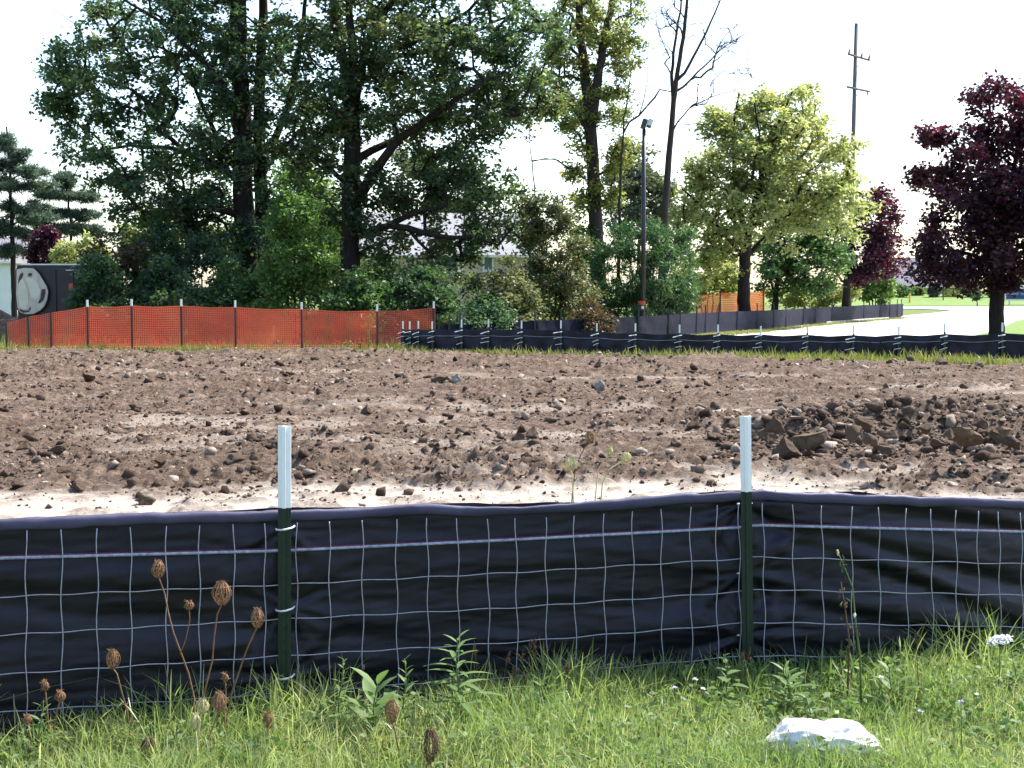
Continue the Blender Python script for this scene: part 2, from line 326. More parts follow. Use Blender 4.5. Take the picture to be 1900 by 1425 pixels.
# ------------------------------------------------------------------ ground, soil field, road
def base_z(x, y):
    x = np.asarray(x, float); y = np.asarray(y, float)
    return 0.06 * (1 - sstep(7.0, 10.5, y)) + 2.3 * sstep(214, 285, y)
def far_edge(u):          # far limit of the bare soil, by direction
    px = 950 + u * F
    return np.interp(px, [-400, 0, 620, 1000, 1400, 1900, 2400], [46.5, 46.5, 46.0, 44.0, 40.5, 38.0, 36.5])
def pale_mask(x, y):
    px = 950 + x / y * F
    yb = np.interp(px, [-300, 0, 528, 700, 1000, 1250, 1383, 1500, 1600, 1700, 1900, 2300], [13.3, 13.4, 13.6, 13.9, 14.0, 14.4, 14.7, 14.6, 14.2, 13.8, 13.7, 13.6])
    yb = yb + (fbm(x * 1.6, y * 2.2, 40, 5) - 0.5) * 2.0
    m = (1 - sstep(-0.35, 0.4, y - yb)) * (0.55 + 0.45 * sstep(0.25, 0.5, fbm(x * 3.0, y * 5.0, 140, 4)))
    def band(px0, px1, yc, hw, s, k):
        e = sstep(px0 - 60, px0 + 60, px) * (1 - sstep(px1 - 60, px1 + 60, px))
        yy = yc + (fbm(x * 0.5, y * 0.2, s) - 0.5) * 2.2
        return k * e * (1 - sstep(hw * 0.4, hw, np.abs(y - yy))) * sstep(0.35, 0.6, fbm(x * 1.5, y * 2.5, s + 3))
    m = np.maximum(m, band(1270, 1620, 22.6, 0.8, 51, 0.8))
    m = np.maximum(m, band(900, 1330, 19.4, 0.8, 54, 0.45))
    m = np.maximum(m, band(200, 900, 21.2, 1.0, 57, 0.35))
    m = np.maximum(m, band(1400, 2000, 28, 1.4, 60, 0.45))
    m = np.maximum(m, band(1500, 2100, 15.0, 0.5, 63, 0.5))
    for k_, (pa, pb, yc) in enumerate([(-200, 700, 25.5), (500, 1250, 24.0), (900, 1700, 32.0), (-100, 900, 33.5), (100, 1100, 17.6), (700, 1500, 16.0), (-300, 500, 19.0)]):
        m = np.maximum(m, band(pa, pb, yc, 0.9, 66 + 3 * k_, 0.28))
    return m
def soil_z(x, y):
    x = np.asarray(x, float); y = np.asarray(y, float)
    pm = pale_mask(x, y); am = 1 - 0.9 * np.clip(pm, 0, 1)
    px = 950 + x / y * F
    big = (fbm(x * 0.22, y * 0.3, 1) - 0.5) * 0.16
    rough = np.clip(fbm(x * 0.35, y * 0.6, 30) * 1.9 - 0.25, 0.5, 1.35) * (0.85 + 0.35 * sstep(16, 40, y))
    r1 = np.abs(vn(x * 1.9, y * 1.9, 3) - 0.5) * 2
    r2 = np.abs(vn(x * 4.3, y * 4.3, 5) - 0.5) * 2
    r3 = vn(x * 9.5, y * 9.5, 8); r4 = vn(x * 21, y * 21, 9)
    wx_ = x + 0.12 * (vn(x * 3, y * 3, 61) - 0.5); wy_ = y + 0.12 * (vn(x * 3, y * 3, 62) - 0.5)
    r3 = 1 - np.abs(vn(wx_ * 7.5, wy_ * 7.5, 8) - 0.5) * 2; r5 = np.clip(vn(wx_ * 11, wy_ * 11, 10) * 2.2 - 1.0, 0, 1)
    r6 = vn(x * 40, y * 40, 13)
    h = (0.09 * (1 - r1) ** 2 + 0.055 * (1 - r2) ** 2 + 0.045 * r3 ** 2 + 0.045 * r5 + 0.035 * r4 + 0.012 * r6) * rough
    rut = 0.03 * np.sin(y * 2.1 + 1.5 * fbm(x * 0.15, y * 0.1, 77))      # faint wheel ruts across the field
    # low spoil ridge on the right
    e = sstep(1330, 1500, px)
    yc = 18.2 + (fbm(x * 0.4, x * 0.1, 21) - 0.5) * 1.2
    ridge = e * (0.31 * np.exp(-((y - yc) / 0.9) ** 2) * (0.7 + 0.7 * fbm(x * 0.9, y * 0.9, 23)))
    e2 = sstep(330, 460, px) * (1 - sstep(680, 900, px))
    ridge = ridge + e2 * 0.12 * np.exp(-((y - 16.6) / 0.5) ** 2)
    fe = far_edge(x / y)
    edge = sstep(-1.5, 0.3, y - fe)
    z = base_z(x, y) + big * (1 - 0.6 * edge) + h * am + rut * am + ridge - 0.03
    return z * (1 - edge) + edge * (-0.02)

# one ground sheet to the horizon
ys = np.concatenate([[-60, -20, 0], np.arange(1, 7.2, 0.3), [7.4, 8, 9, 10, 12], np.arange(14, 60, 4), np.arange(60, 200, 12), np.arange(205, 300, 6), [330, 400, 600, 1000, 2000, 4500]])
xs = np.concatenate([[-4000, -1500, -600, -300, -150, -80], np.arange(-50, -8, 5), np.arange(-8, 8.1, 0.4), np.arange(10, 51, 5), [80, 150, 300, 600, 1500, 4000]])
XX, YY = np.meshgrid(xs, ys)
inf = sstep(7.3, 8.5, YY) * (1 - sstep(-3, -1.0, YY - far_edge(XX / np.maximum(YY, 1))))
ZZ = base_z(XX, YY) - 0.30 * inf + (YY < 7.3) * (fbm(XX * 1.2, YY * 1.2, 4) - 0.5) * 0.08
nr, nc = XX.shape
idx = np.arange(nr * nc).reshape(nr, nc)
quads = np.stack([idx[:-1, :-1], idx[:-1, 1:], idx[1:, 1:], idx[1:, :-1]], -1).reshape(-1, 4)
g = np_mesh('ground', np.stack([XX, YY, ZZ], -1), quads, M['turf'], smooth=True); tag(g, kind='structure')
g.data.materials.append(M['earth'])
cy = YY[:-1, :-1].ravel(); g.data.polygons.foreach_set('material_index', (cy < 7.9).astype(np.int32))

# bare soil
NR, NC = 540, 620
u = np.linspace(-0.47, 0.47, NC); tt = np.linspace(0, 1, NR)
U, T = np.meshgrid(u, tt)
YF = far_edge(U)
Y0 = 7.35
TB = 0.07                                # few rows in the strip behind the near fence
YS = np.where(T < TB, Y0 + (12.2 - Y0) * T / TB, 12.2 * (YF / 12.2) ** np.clip((T - TB) / (1 - TB), 0, 1))
XS = U * YS
ZS = soil_z(XS, YS)
idx = np.arange(NR * NC).reshape(NR, NC)
quads = np.stack([idx[:-1, :-1], idx[:-1, 1:], idx[1:, 1:], idx[1:, :-1]], -1).reshape(-1, 4)
soil = np_mesh('bare_soil', np.stack([XS, YS, ZS], -1), quads, M['soil']); tag(soil, kind='structure')
a = soil.data.attributes.new('pale', 'FLOAT', 'POINT'); a.data.foreach_set('value', np.clip(pale_mask(XS, YS), 0, 1).astype(np.float32).ravel())

def flat(name, pts, z, mat):
    me = bpy.data.meshes.new(name); bm = bmesh.new()
    vs_ = [bm.verts.new((p[0], p[1], z)) for p in pts]
    bm.faces.new(vs_); bmesh.ops.recalc_face_normals(bm, faces=bm.faces)
    if bm.faces[:][0].normal.z < 0: bmesh.ops.reverse_faces(bm, faces=bm.faces)
    bmesh.ops.triangulate(bm, faces=bm.faces)
    bm.to_mesh(me); bm.free()
    return tag(link(name, me, mat), kind='structure')
kerb_px = [(1200, 624.5), (1345, 612.5), (1420, 607), (1500, 602.5), (1580, 597), (1640, 592), (1700, 587), (1745, 582.5), (1768, 579), (1772, 577.5), (1755, 576), (1720, 574.8), (1680, 574), (1560, 573)]
road_px = kerb_px + [(1560, 568.8), (1700, 568.3), (1900, 568.5), (2300, 570.5), (2500, 590), (2300, 625), (1900, 625), (1500, 625)]
flat('road', [G(*p) for p in road_px], 0.006, M['concrete'])
verge_px = [(1866, 606), (1884, 597), (1905, 592.5), (1960, 589), (2300, 586), (2380, 600), (2300, 626.5), (1860, 626.5), (1800, 626.5), (1840, 616)]
flat('verge', [G(*p) for p in verge_px], 0.05, M['lawn'])
# kerb as a raised strip
kp = [G(*p) for p in kerb_px]
mb = MB(); n = len(kp)
for i in range(n - 1):
    d = (kp[i + 1] - kp[i]); nrm = Vector((-d.y, d.x, 0)).normalized() * 0.35
    a0, a1 = kp[i], kp[i + 1]
    mb.add([a0, a1, a1 + nrm, a0 + nrm, a0 + Vector((0, 0, 0.12)), a1 + Vector((0, 0, 0.12)), a1 + nrm + Vector((0, 0, 0.12)), a0 + nrm + Vector((0, 0, 0.12))],
           [(0, 1, 5, 4), (1, 2, 6, 5), (2, 3, 7, 6), (3, 0, 4, 7), (4, 5, 6, 7)])
tag(mb.build('kerb', M['kerb']), kind='structure')
# lawn bank beyond the road
lx = np.linspace(20, 260, 30); ly = np.concatenate([[218.5], np.arange(222, 300, 6)])
LX, LY = np.meshgrid(lx, ly); LZ = base_z(LX, LY) + 0.05 + 0.012 * np.clip(LX - 50, 0, 400) * sstep(218, 250, LY) * 0.3
idx = np.arange(LX.size).reshape(LX.shape)
tag(np_mesh('lawn', np.stack([LX, LY, LZ], -1), np.stack([idx[:-1, :-1], idx[:-1, 1:], idx[1:, 1:], idx[1:, :-1]], -1).reshape(-1, 4), M['lawn'], smooth=True), kind='structure')
# grass island between kerb and back fence keeps the ground sheet

# ------------------------------------------------------------------ clods and stones
def ico(sub):
    bm = bmesh.new(); bmesh.ops.create_icosphere(bm, subdivisions=sub, radius=1)
    V = np.array([v.co[:] for v in bm.verts]); Fc = np.array([[v.index for v in f.verts] for f in bm.faces]); bm.free()
    return V, Fc
IV1, IF1 = ico(1); IV2, IF2 = ico(2); IV3, IF3 = ico(3)
def rand_rot(n, rg):
    q = rg.normal(size=(n, 4)); q /= np.linalg.norm(q, axis=1, keepdims=True)
    a, b, c, d = q.T
    return np.stack([np.stack([1 - 2 * (c * c + d * d), 2 * (b * c - a * d), 2 * (b * d + a * c)], -1),
                     np.stack([2 * (b * c + a * d), 1 - 2 * (b * b + d * d), 2 * (c * d - a * b)], -1),
                     np.stack([2 * (b * d - a * c), 2 * (c * d + a * b), 1 - 2 * (b * b + c * c)], -1)], 1)
def scatter(name, pos, size, V, Fc, mat, rg, jit=0.25, flatk=(0.6, 1.0), cuts=3):
    n = len(pos); k = len(V)
    sc = rg.uniform(0.6, 1.25, (n, 1, 3))
    vv = V[None] * (1 + rg.normal(0, jit, (n, k, 1))) * sc
    for _ in range(cuts):       # broken faces
        nn = rg.normal(size=(n, 1, 3)); nn /= np.linalg.norm(nn, axis=2, keepdims=True)
        over = np.clip((vv * nn).sum(2, keepdims=True) - rg.uniform(0.25, 0.7, (n, 1, 1)), 0, None); vv = vv - over * nn
    vv = np.einsum('nij,nkj->nki', rand_rot(n, rg), vv)
    vv[:, :, 2] *= rg.uniform(*flatk, (n, 1))
    vv = vv * size[:, None, None] + pos[:, None, :]
    ff = (Fc[None] + (np.arange(n) * k)[:, None, None]).reshape(-1, 3)
    return np_mesh(name, vv, ff, mat)
def field_points(n, rg, ya, yb, ua=-0.44, ub=0.44):
    # even spread over the ground seen from near: denser close by
    y = ya * (yb / ya) ** rg.uniform(0, 1, n) ; uu = rg.uniform(ua, ub, n)
    return uu * y, y
def crumbs(n, lo, al, hi, V, Fc, name, label, jit):
    x, y = field_points(n, rng, 12.6, 46)
    keep = (rng.uniform(size=len(x)) < np.clip(fbm(x * 0.5, y * 0.7, 31) * 2.4 - 0.5, 0.12, 1)) & (rng.uniform(size=len(x)) > pale_mask(x, y) * 0.93) & (y < far_edge(x / y) - 0.2)
    x, y = x[keep], y[keep]
    s = np.minimum(lo * (1 + rng.pareto(al, len(x))), hi) * (0.7 + y * 0.024)
    pos = np.stack([x, y, soil_z(x, y) + s * 0.15], -1)
    tag(scatter(name, pos, s, V, Fc, M['clod'], rng, jit), label, 'soil crumbs', kind='stuff')
OV = np.array([[1, 0, 0], [-1, 0, 0], [0, 1, 0], [0, -1, 0], [0, 0, 1], [0, 0, -1]], float)
OF = np.array([[0, 2, 4], [2, 1, 4], [1, 3, 4], [3, 0, 4], [2, 0, 5], [1, 2, 5], [3, 1, 5], [0, 3, 5]])
crumbs(52000, 0.009, 3.0, 0.035, OV, OF, 'soil_crumbs', 'fine loose brown crumbs of soil strewn over the bare field', 0.3)
crumbs(11000, 0.020, 2.4, 0.08, IV1, IF1, 'small_clods', 'small brown lumps of soil strewn over the bare field', 0.32)
# rubble of the spoil ridge
n = 2600
y = 18.0 + rng.normal(0, 0.9, n); px = rng.uniform(1330, 2150, n); x = (px - 950) / F * y
s = np.minimum(0.018 * (1 + rng.pareto(1.9, n)), 0.12)
pos = np.stack([x, y, soil_z(x, y) + s * 0.15], -1)
tag(scatter('ridge_rubble', pos, s, IV1, IF1, M['clod'], rng, 0.25, cuts=4), 'brown rubble heaped along the low spoil ridge', 'rubble', kind='stuff')

def clod_mesh(seed, mat):
    rg = np.random.default_rng(seed)
    V = IV3.copy()
    # chop with random planes to give broken faces
    for k in range(12):
        nn = rg.normal(size=3); nn /= np.linalg.norm(nn); d = rg.uniform(0.38, 0.8)
        pr = V @ nn; over = np.clip(pr - d, 0, None); V = V - over[:, None] * nn[None]
    V *= (1 + 0.30 * (vn(V[:, 0] * 3 + seed, V[:, 1] * 3 + V[:, 2] * 2.3, seed)[:, None] - 0.5) + 0.045 * rg.normal(size=(len(V), 1)))
    me = bpy.data.meshes.new('dirt_clod'); me.from_pydata(V.tolist(), [], IF3.tolist()); me.materials.append(mat); me.update()
    return me
CL = [clod_mesh(100 + i, M['clod_big']) for i in range(7)]; CT = [clod_mesh(200 + i, M['rock_tan']) for i in range(4)]; CG = [clod_mesh(300 + i, M['rock_grey']) for i in range(2)]
def clod(px, py, wpx, hpx, label, group=None, kind='dark', seed=0, name='dirt_clod', rot=None):
    """py is where the clod meets the soil"""
    p = G(px, py, 0.05)
    for _ in range(3): p = G(px, py, float(soil_z(p.x, p.y)))
    sc = p.y / F
    lst = {'dark': CL, 'tan': CT, 'grey': CG}[kind]
    o = bpy.data.objects.new(name, lst[seed % len(lst)]); COL.objects.link(o)
    rx, rz = wpx * sc * 0.58, hpx * sc * 0.62
    o.location = (p.x, p.y, p.z + rz * 0.55); o.scale = (rx, (rx + rz) / 2, rz)
    rg = np.random.default_rng(seed + 7)
    o.rotation_euler = (rg.uniform(-0.3, 0.3), rg.uniform(-0.3, 0.3), rg.uniform(0, 6.28)) if rot is None else rot
    return tag(o, label, 'stone' if 'stone' in label else 'clod', group)
clod(1500, 838, 78, 56, 'tan-faced block standing in the spoil ridge right of the right-hand near post', kind='tan', seed=1)
clod(1462, 852, 66, 40, 'dark clod at the foot of the spoil ridge just right of the near post', seed=2)
clod(1688, 795, 44, 40, 'pointed clod sticking up on the crest of the spoil ridge', seed=3)
clod(1850, 815, 58, 42, 'large rounded tan clod at the right end of the spoil ridge', kind='tan', seed=4)
clod(1790, 822, 90, 44, 'long tan slab slumped down the front of the spoil ridge', kind='tan', seed=5, rot=(0, 0.35, 0.2))
clod(1650, 845, 52, 26, 'flat dark clod low on the front of the spoil ridge', seed=6)
clod(1855, 765, 36, 24, 'clod alone behind the right end of the spoil ridge', seed=8)
clod(1288, 795, 34, 22, 'round clod lying apart just left of the spoil ridge', seed=9)
clod(1330, 822, 50, 24, 'low clod beside the left of the right-hand near post', seed=10)
clod(1418, 818, 34, 32, 'dark clod right behind the white tip of the right-hand near post', seed=11)
clod(505, 832, 46, 24, 'long dark clod half hidden behind the white tip of the left near post', seed=12, rot=(0, 0.3, 0.1))
clod(845, 710, 36, 16, 'pale grey stone slab in the middle of the field', kind='grey', seed=13, name='stone', rot=(0, 0.45, 0))
clod(815, 708, 44, 18, 'dark clod beside the pale stone slab mid field', seed=14)
clod(960, 822, 30, 22, 'left one of two round clods side by side mid field', seed=15)
clod(985, 815, 30, 24, 'right one of two round clods side by side mid field', seed=16)
clod(1113, 725, 24, 20, 'small angular grey stone standing on the far right half of the field', kind='grey', seed=17, name='stone')
clod(1745, 678, 26, 16, 'dark clod against the grass below the far black fence', seed=18)
clod(1815, 686, 34, 14, 'low dark clod at the grass edge on the far right', seed=19)
clod(1688, 866, 26, 10, 'white stone lying in front of the spoil ridge', kind='grey', seed=20, name='stone')
clod(440, 862, 60, 26, 'broad dark clod in the row left of the left near post', seed=21)
clod(122, 882, 30, 18, 'dark clod on the soil at the far left near the fence', seed=22)
clod(48, 838, 30, 20, 'rounded clod at the left edge of the field', seed=23)
clod(165, 705, 40, 16, 'dark clod far back on the left of the field', seed=24)
clod(447, 790, 26, 10, 'flat brown clod alone left of the left near post tip', seed=25)
rg = np.random.default_rng(77)
spots = [(300, 703), (338, 682), (100, 800), (125, 800), (155, 822), (215, 858), (110, 840), (470, 855), (520, 855), (735, 865), (805, 830), (620, 835), (300, 860), (560, 850),
         (870, 705), (1020, 710), (1050, 712), (1110, 682), (1200, 720), (1190, 705), (880, 850), (930, 815), (800, 735), (900, 745), (1330, 760), (1470, 722), (1085, 830), (1230, 690),
         (1545, 800), (1580, 815), (1600, 790), (1620, 825), (1655, 815), (1720, 800), (1735, 830), (1760, 812), (1820, 795), (1885, 800), (1880, 830), (1560, 850), (1700, 850),
         (1590, 850), (1440, 800), (1395, 845), (1520, 785), (1640, 790), (1395, 800), (1780, 855), (1840, 860), (680, 770), (640, 730), (250, 760), (60, 740), (390, 740), (1250, 830), (1170, 850), (30, 905), (150, 912), (270, 935), (330, 720)]
ORD = ['leftmost', 'second from left', 'third from left', 'fourth from left', 'fifth from left', 'sixth from left', 'seventh from left', 'eighth from left', 'ninth from left', 'tenth from left', 'eleventh from left', 'twelfth from left', 'thirteenth from left', 'fourteenth from left']
def zone(px, py):
    if px > 1385 and 780 < py < 866: return 'along the crest of the spoil ridge' if py < 808 else ('on the face of the spoil ridge' if py < 840 else 'at the foot of the spoil ridge')
    row = 'far back' if py < 728 else ('in mid field' if py < 800 else 'near the pale strip')
    col = 'left of the left post' if px < 528 else ('between the near posts' if px < 1383 else 'right of the right post')
    return row + ' ' + col
zs_ = {}
for px, py in spots: zs_.setdefault(zone(px, py), []).append((px, py))
for i, (px, py) in enumerate(spots):
    z_ = zone(px, py); ridge = 'ridge' in z_; k = sorted(zs_[z_]).index((px, py))
    s_ = rg.uniform(26, 50) if ridge else rg.uniform(16, 30) * (0.6 + (py - 640) / 400)
    lab = ('brown clod ' if len(zs_[z_]) == 1 else ORD[k] + ' brown clod ') + z_
    clod(px + rg.uniform(-3, 3), py, s_, s_ * rg.uniform(0.5, 0.75), lab, 'clods in the spoil ridge' if ridge else 'clods loose on the field', seed=30 + i)

# ------------------------------------------------------------------ trees
def resample(pts, step):
    pts = [Vector(p) for p in pts]; out = [pts[0]]
    for a, b in zip(pts[:-1], pts[1:]):
        n = max(1, int(math.ceil((b - a).length / step)))
        for k in range(1, n + 1): out.append(a.lerp(b, k / n))
    return out
def leaf_arrays(C, L, W, rg, droop=0.2, flat=0.5, dirs=None):
    """kite-shaped leaves at C; four vertices each"""
    n = len(C)
    d = rg.normal(size=(n, 3)) if dirs is None else dirs + rg.normal(0, 0.35, (n, 3))
    d[:, 2] = d[:, 2] * (1 - flat) - droop; d /= np.linalg.norm(d, axis=1, keepdims=True) + 1e-9
    up = rg.normal(size=(n, 3)) * 0.75; up[:, 2] += 0.8
    sx = np.cross(d, up); sx /= np.linalg.norm(sx, axis=1, keepdims=True) + 1e-9
    nn = np.cross(sx, d)
    l = (L * rg.uniform(0.65, 1.3, n))[:, None]; wd = (W * rg.uniform(0.7, 1.25, n))[:, None]
    v0 = C; v2 = C + d * l; mid = C + d * l * 0.45 + nn * l * 0.08
    V = np.stack([v0, mid + sx * wd * 0.5, v2, mid - sx * wd * 0.5], 1)
    Fc = np.arange(4 * n).reshape(n, 4)
    return V.reshape(-1, 3), Fc
def sample_blobs(blobs, n, Y, rg, shell=0.0):
    wts = np.array([b[5] if len(b) > 5 else b[2] * b[3] for b in blobs], float); wts /= wts.sum()
    ch = rg.choice(len(blobs), n, p=wts)
    d = rg.normal(size=(n, 3)); d /= np.linalg.norm(d, axis=1, keepdims=True)
    r = (shell + (1 - shell) * rg.uniform(0, 1, n)) ** (1 / 2.4)
    d *= r[:, None]
    out = []
    for i in range(n):
        b = blobs[ch[i]]
        out.append(P(b[0] + b[2] * d[i, 0], b[1] - b[3] * d[i, 2], Y + b[4] * d[i, 1]))
    return out
def tree(name, label, cat, Y, guides, blobs, ntip, nleaf, L, W, lmat, bmat='bark', seed=1, up=0.6, step=0.7, spread=0.65, rtip=0.02,
         droop=0.2, flat=0.5, tips=None, shell=0.0, twigs=3, group=None, wob=0.10, sprig=None, trunk_name='trunk', crown_name='crown', expo=0.5, squash=0.75, zmin=0.15):
    """guides: [(pixel polyline, r_start, r_end, depth offsets)], first one is the trunk; blobs: (px, py, rx, ry, depth m, weight)"""
    rg = np.random.default_rng(seed)
    pos = []; par = []; rad = []; chains = []
    first = None
    for gi, gd in enumerate(guides):
        pts_px, r0, r1 = gd[0], gd[1], gd[2]; dep = gd[3] if len(gd) > 3 else [0] * len(pts_px)
        pts = [P(p[0], p[1], Y + dd) for p, dd in zip(pts_px, dep)]
        if gi == 0 or (len(gd) > 4 and gd[4] == 'ground'):
            pts[0] = Vector((pts[0].x, pts[0].y, float(base_z(pts[0].x, pts[0].y)) - 0.1))
            if gi == 0: first = Vector((pts[0].x, pts[0].y, pts[0].z + 0.1))
        pts = resample(pts, step)
        if pos:
            dist = [(q - pts[0]).length for q in pos]; p0 = int(np.argmin(dist))
            if len(gd) > 4 and gd[4] == 'ground': p0 = -1
        else: p0 = -1
        ch = [p0] if p0 >= 0 else []
        last = p0
        st = 1 if p0 >= 0 else 0
        for k in range(st, len(pts)):
            t = k / max(1, len(pts) - 1)
            jit = Vector(rg.normal(0, wob * step * 0.35, 3)) if 0 < k < len(pts) - 1 else Vector((0, 0, 0))
            pos.append(pts[k] + jit); par.append(last); rad.append(r0 + (r1 - r0) * t); last = len(pos) - 1; ch.append(last)
        chains.append(ch)
    tg = list(tips) if tips else []
    if ntip: tg += sample_blobs(blobs, ntip, Y, rg, shell)
    tg = [t for t in tg if t.z > zmin]
    A = np.array([p[:] for p in pos])
    order = np.argsort([np.min(np.linalg.norm(A - np.array(t[:]), axis=1)) for t in tg]) if tg else []
    cnt_tip = []
    for oi in order:
        t = tg[oi]; A = np.array([p[:] for p in pos]); d = A - np.array(t[:])
        dist = np.linalg.norm(d, axis=1); hor = np.linalg.norm(d[:, :2], axis=1)
        cost = dist + up * np.clip(d[:, 2] + 0.55 * hor, 0, None)
        i = int(np.argmin(cost)); a = pos[i]; n = max(2, int(math.ceil((t - a).length / step)))
        ch = [i]; last = i; ln = (t - a).length
        for k in range(1, n + 1):
            f = k / n
            p = a.lerp(t, f) + Vector((0, 0, 0.10 * ln * math.sin(math.pi * f))) + Vector(rg.normal(0, wob * min(ln, 2.5) * 0.5, 3)) * math.sin(math.pi * f)
            pos.append(p); par.append(last); rad.append(0); last = len(pos) - 1; ch.append(last)
        chains.append(ch); cnt_tip.append(last)
    cnt = np.zeros(len(pos))
    for i in cnt_tip: cnt[i] += 1
    for i in range(len(pos) - 1, -1, -1):
        if par[i] >= 0: cnt[par[i]] += cnt[i]
    rr = [max(rad[i], rtip * max(cnt[i], 0.6) ** expo) if rad[i] == 0 else rad[i] for i in range(len(pos))]
    for i in range(len(pos)):                       # never thicker than the parent
        if par[i] >= 0: rr[i] = min(rr[i], rr[par[i]])
    root = thing(name, label, cat, first, group)
    mb = MB()
    for ch in chains:
        if len(ch) < 2: continue
        r_ = [rr[i] for i in ch]
        if rad[ch[-1]] == 0 or len(ch) > 1: r_[0] = min(r_[0], r_[1] * 1.3)
        mb.tube([pos[i] for i in ch], r_, 7 if max(r_) > 0.12 else (5 if max(r_) > 0.05 else 4), cap=False)
    tipsP = np.array([pos[i][:] for i in cnt_tip]) if cnt_tip else np.zeros((0, 3))
    if twigs and len(tipsP):
        for p in tipsP:
            for k in range(twigs):
                d = Vector(rg.normal(size=3)) * spread * 0.7; d.z = d.z * 0.6 + 0.1 * spread
                p0 = Vector(p); mb.tube([p0, p0 + d * 0.55 + Vector((0, 0, 0.05)), p0 + d], [rtip * 0.7, rtip * 0.5, rtip * 0.25], 3, cap=False)
    mb.build(trunk_name, M[bmat], root, smooth=True)
    if nleaf and len(tipsP):
        per = np.maximum(1, (rg.gamma(3, 1 / 3, len(tipsP)) * nleaf).astype(int))
        C = np.repeat(tipsP, per, 0)
        off = rg.normal(size=C.shape); off /= np.linalg.norm(off, axis=1, keepdims=True); off *= (rg.uniform(0, 1, len(C)) ** 0.55)[:, None] * spread * rg.uniform(0.7, 1.2, len(C))[:, None]
        off[:, 2] *= squash
        C = C + off
        C = C[C[:, 2] > 0.05]
        dirs = None
        if sprig is not None: dirs = np.tile(np.array(sprig, float), (len(C), 1))
        V, Fc = leaf_arrays(C, L, W, rg, droop, flat, dirs)
        np_mesh(crown_name, V, Fc, M[lmat], root)
    return root

# big oak, left
tree('oak_tree', 'tall oak with several upright trunks on the left, behind the orange fence', 'tree', 66,
     [([(462, 626), (460, 540), (455, 430), (450, 330), (452, 250), (448, 150), (438, 60), (436, -60)], 0.62, 0.24),
      ([(490, 626), (487, 520), (486, 400), (482, 300), (480, 200), (484, 100), (490, 0), (492, -70)], 0.42, 0.18, [1.2] * 8, 'ground'),
      ([(452, 240), (444, 140), (450, 60), (452, -50)], 0.3, 0.14, [0, -.5, -1, -1.4]),
      ([(450, 280), (425, 180), (395, 130), (340, 80), (330, 20)], 0.2, 0.07, [0, -.8, -1.5, -2, -2]),
      ([(450, 330), (400, 250), (355, 150), (310, 110)], 0.16, 0.05, [0, 1, 1.6, 2]),
      ([(452, 400), (410, 390), (370, 385), (330, 410), (290, 440)], 0.2, 0.06, [0, -1, -1.5, -2, -2.4]),
      ([(482, 300), (510, 260), (540, 180), (560, 60), (570, -30)], 0.2, 0.08, [1, 1, .5, 0, 0]),
      ([(450, 340), (390, 300), (320, 275), (240, 270), (170, 280)], 0.18, 0.05, [0, 1, 1.8, 2.2, 2.4]),
      ([(448, 200), (380, 120), (300, 40), (230, 0)], 0.16, 0.05, [0, -1.5, -2.5, -3])],
     [(300, 60, 160, 110, 4.0), (210, 150, 140, 95, 4.0), (250, 255, 165, 85, 4.2), (300, 350, 130, 70, 3.6), (390, 200, 120, 150, 4.2), (480, 80, 110, 120, 4.0),
      (500, 250, 100, 100, 3.4), (360, 440, 130, 60, 3.2), (130, 130, 60, 50, 2.0), (200, 330, 70, 50, 2.2), (330, -60, 170, 80, 4.0), (500, -70, 120, 70, 4.0), (400, 320, 90, 90, 4), (110, 200, 40, 35, 1.5), (190, 20, 50, 40, 1.5), (510, 360, 70, 60, 2.5), (270, 410, 90, 40, 3), (400, 420, 80, 50, 3), (500, 440, 60, 40, 2.5), (150, 270, 50, 45, 2)],
     640, 66, 0.25, 0.15, 'oak', seed=3, spread=0.68, rtip=0.026, up=0.35)
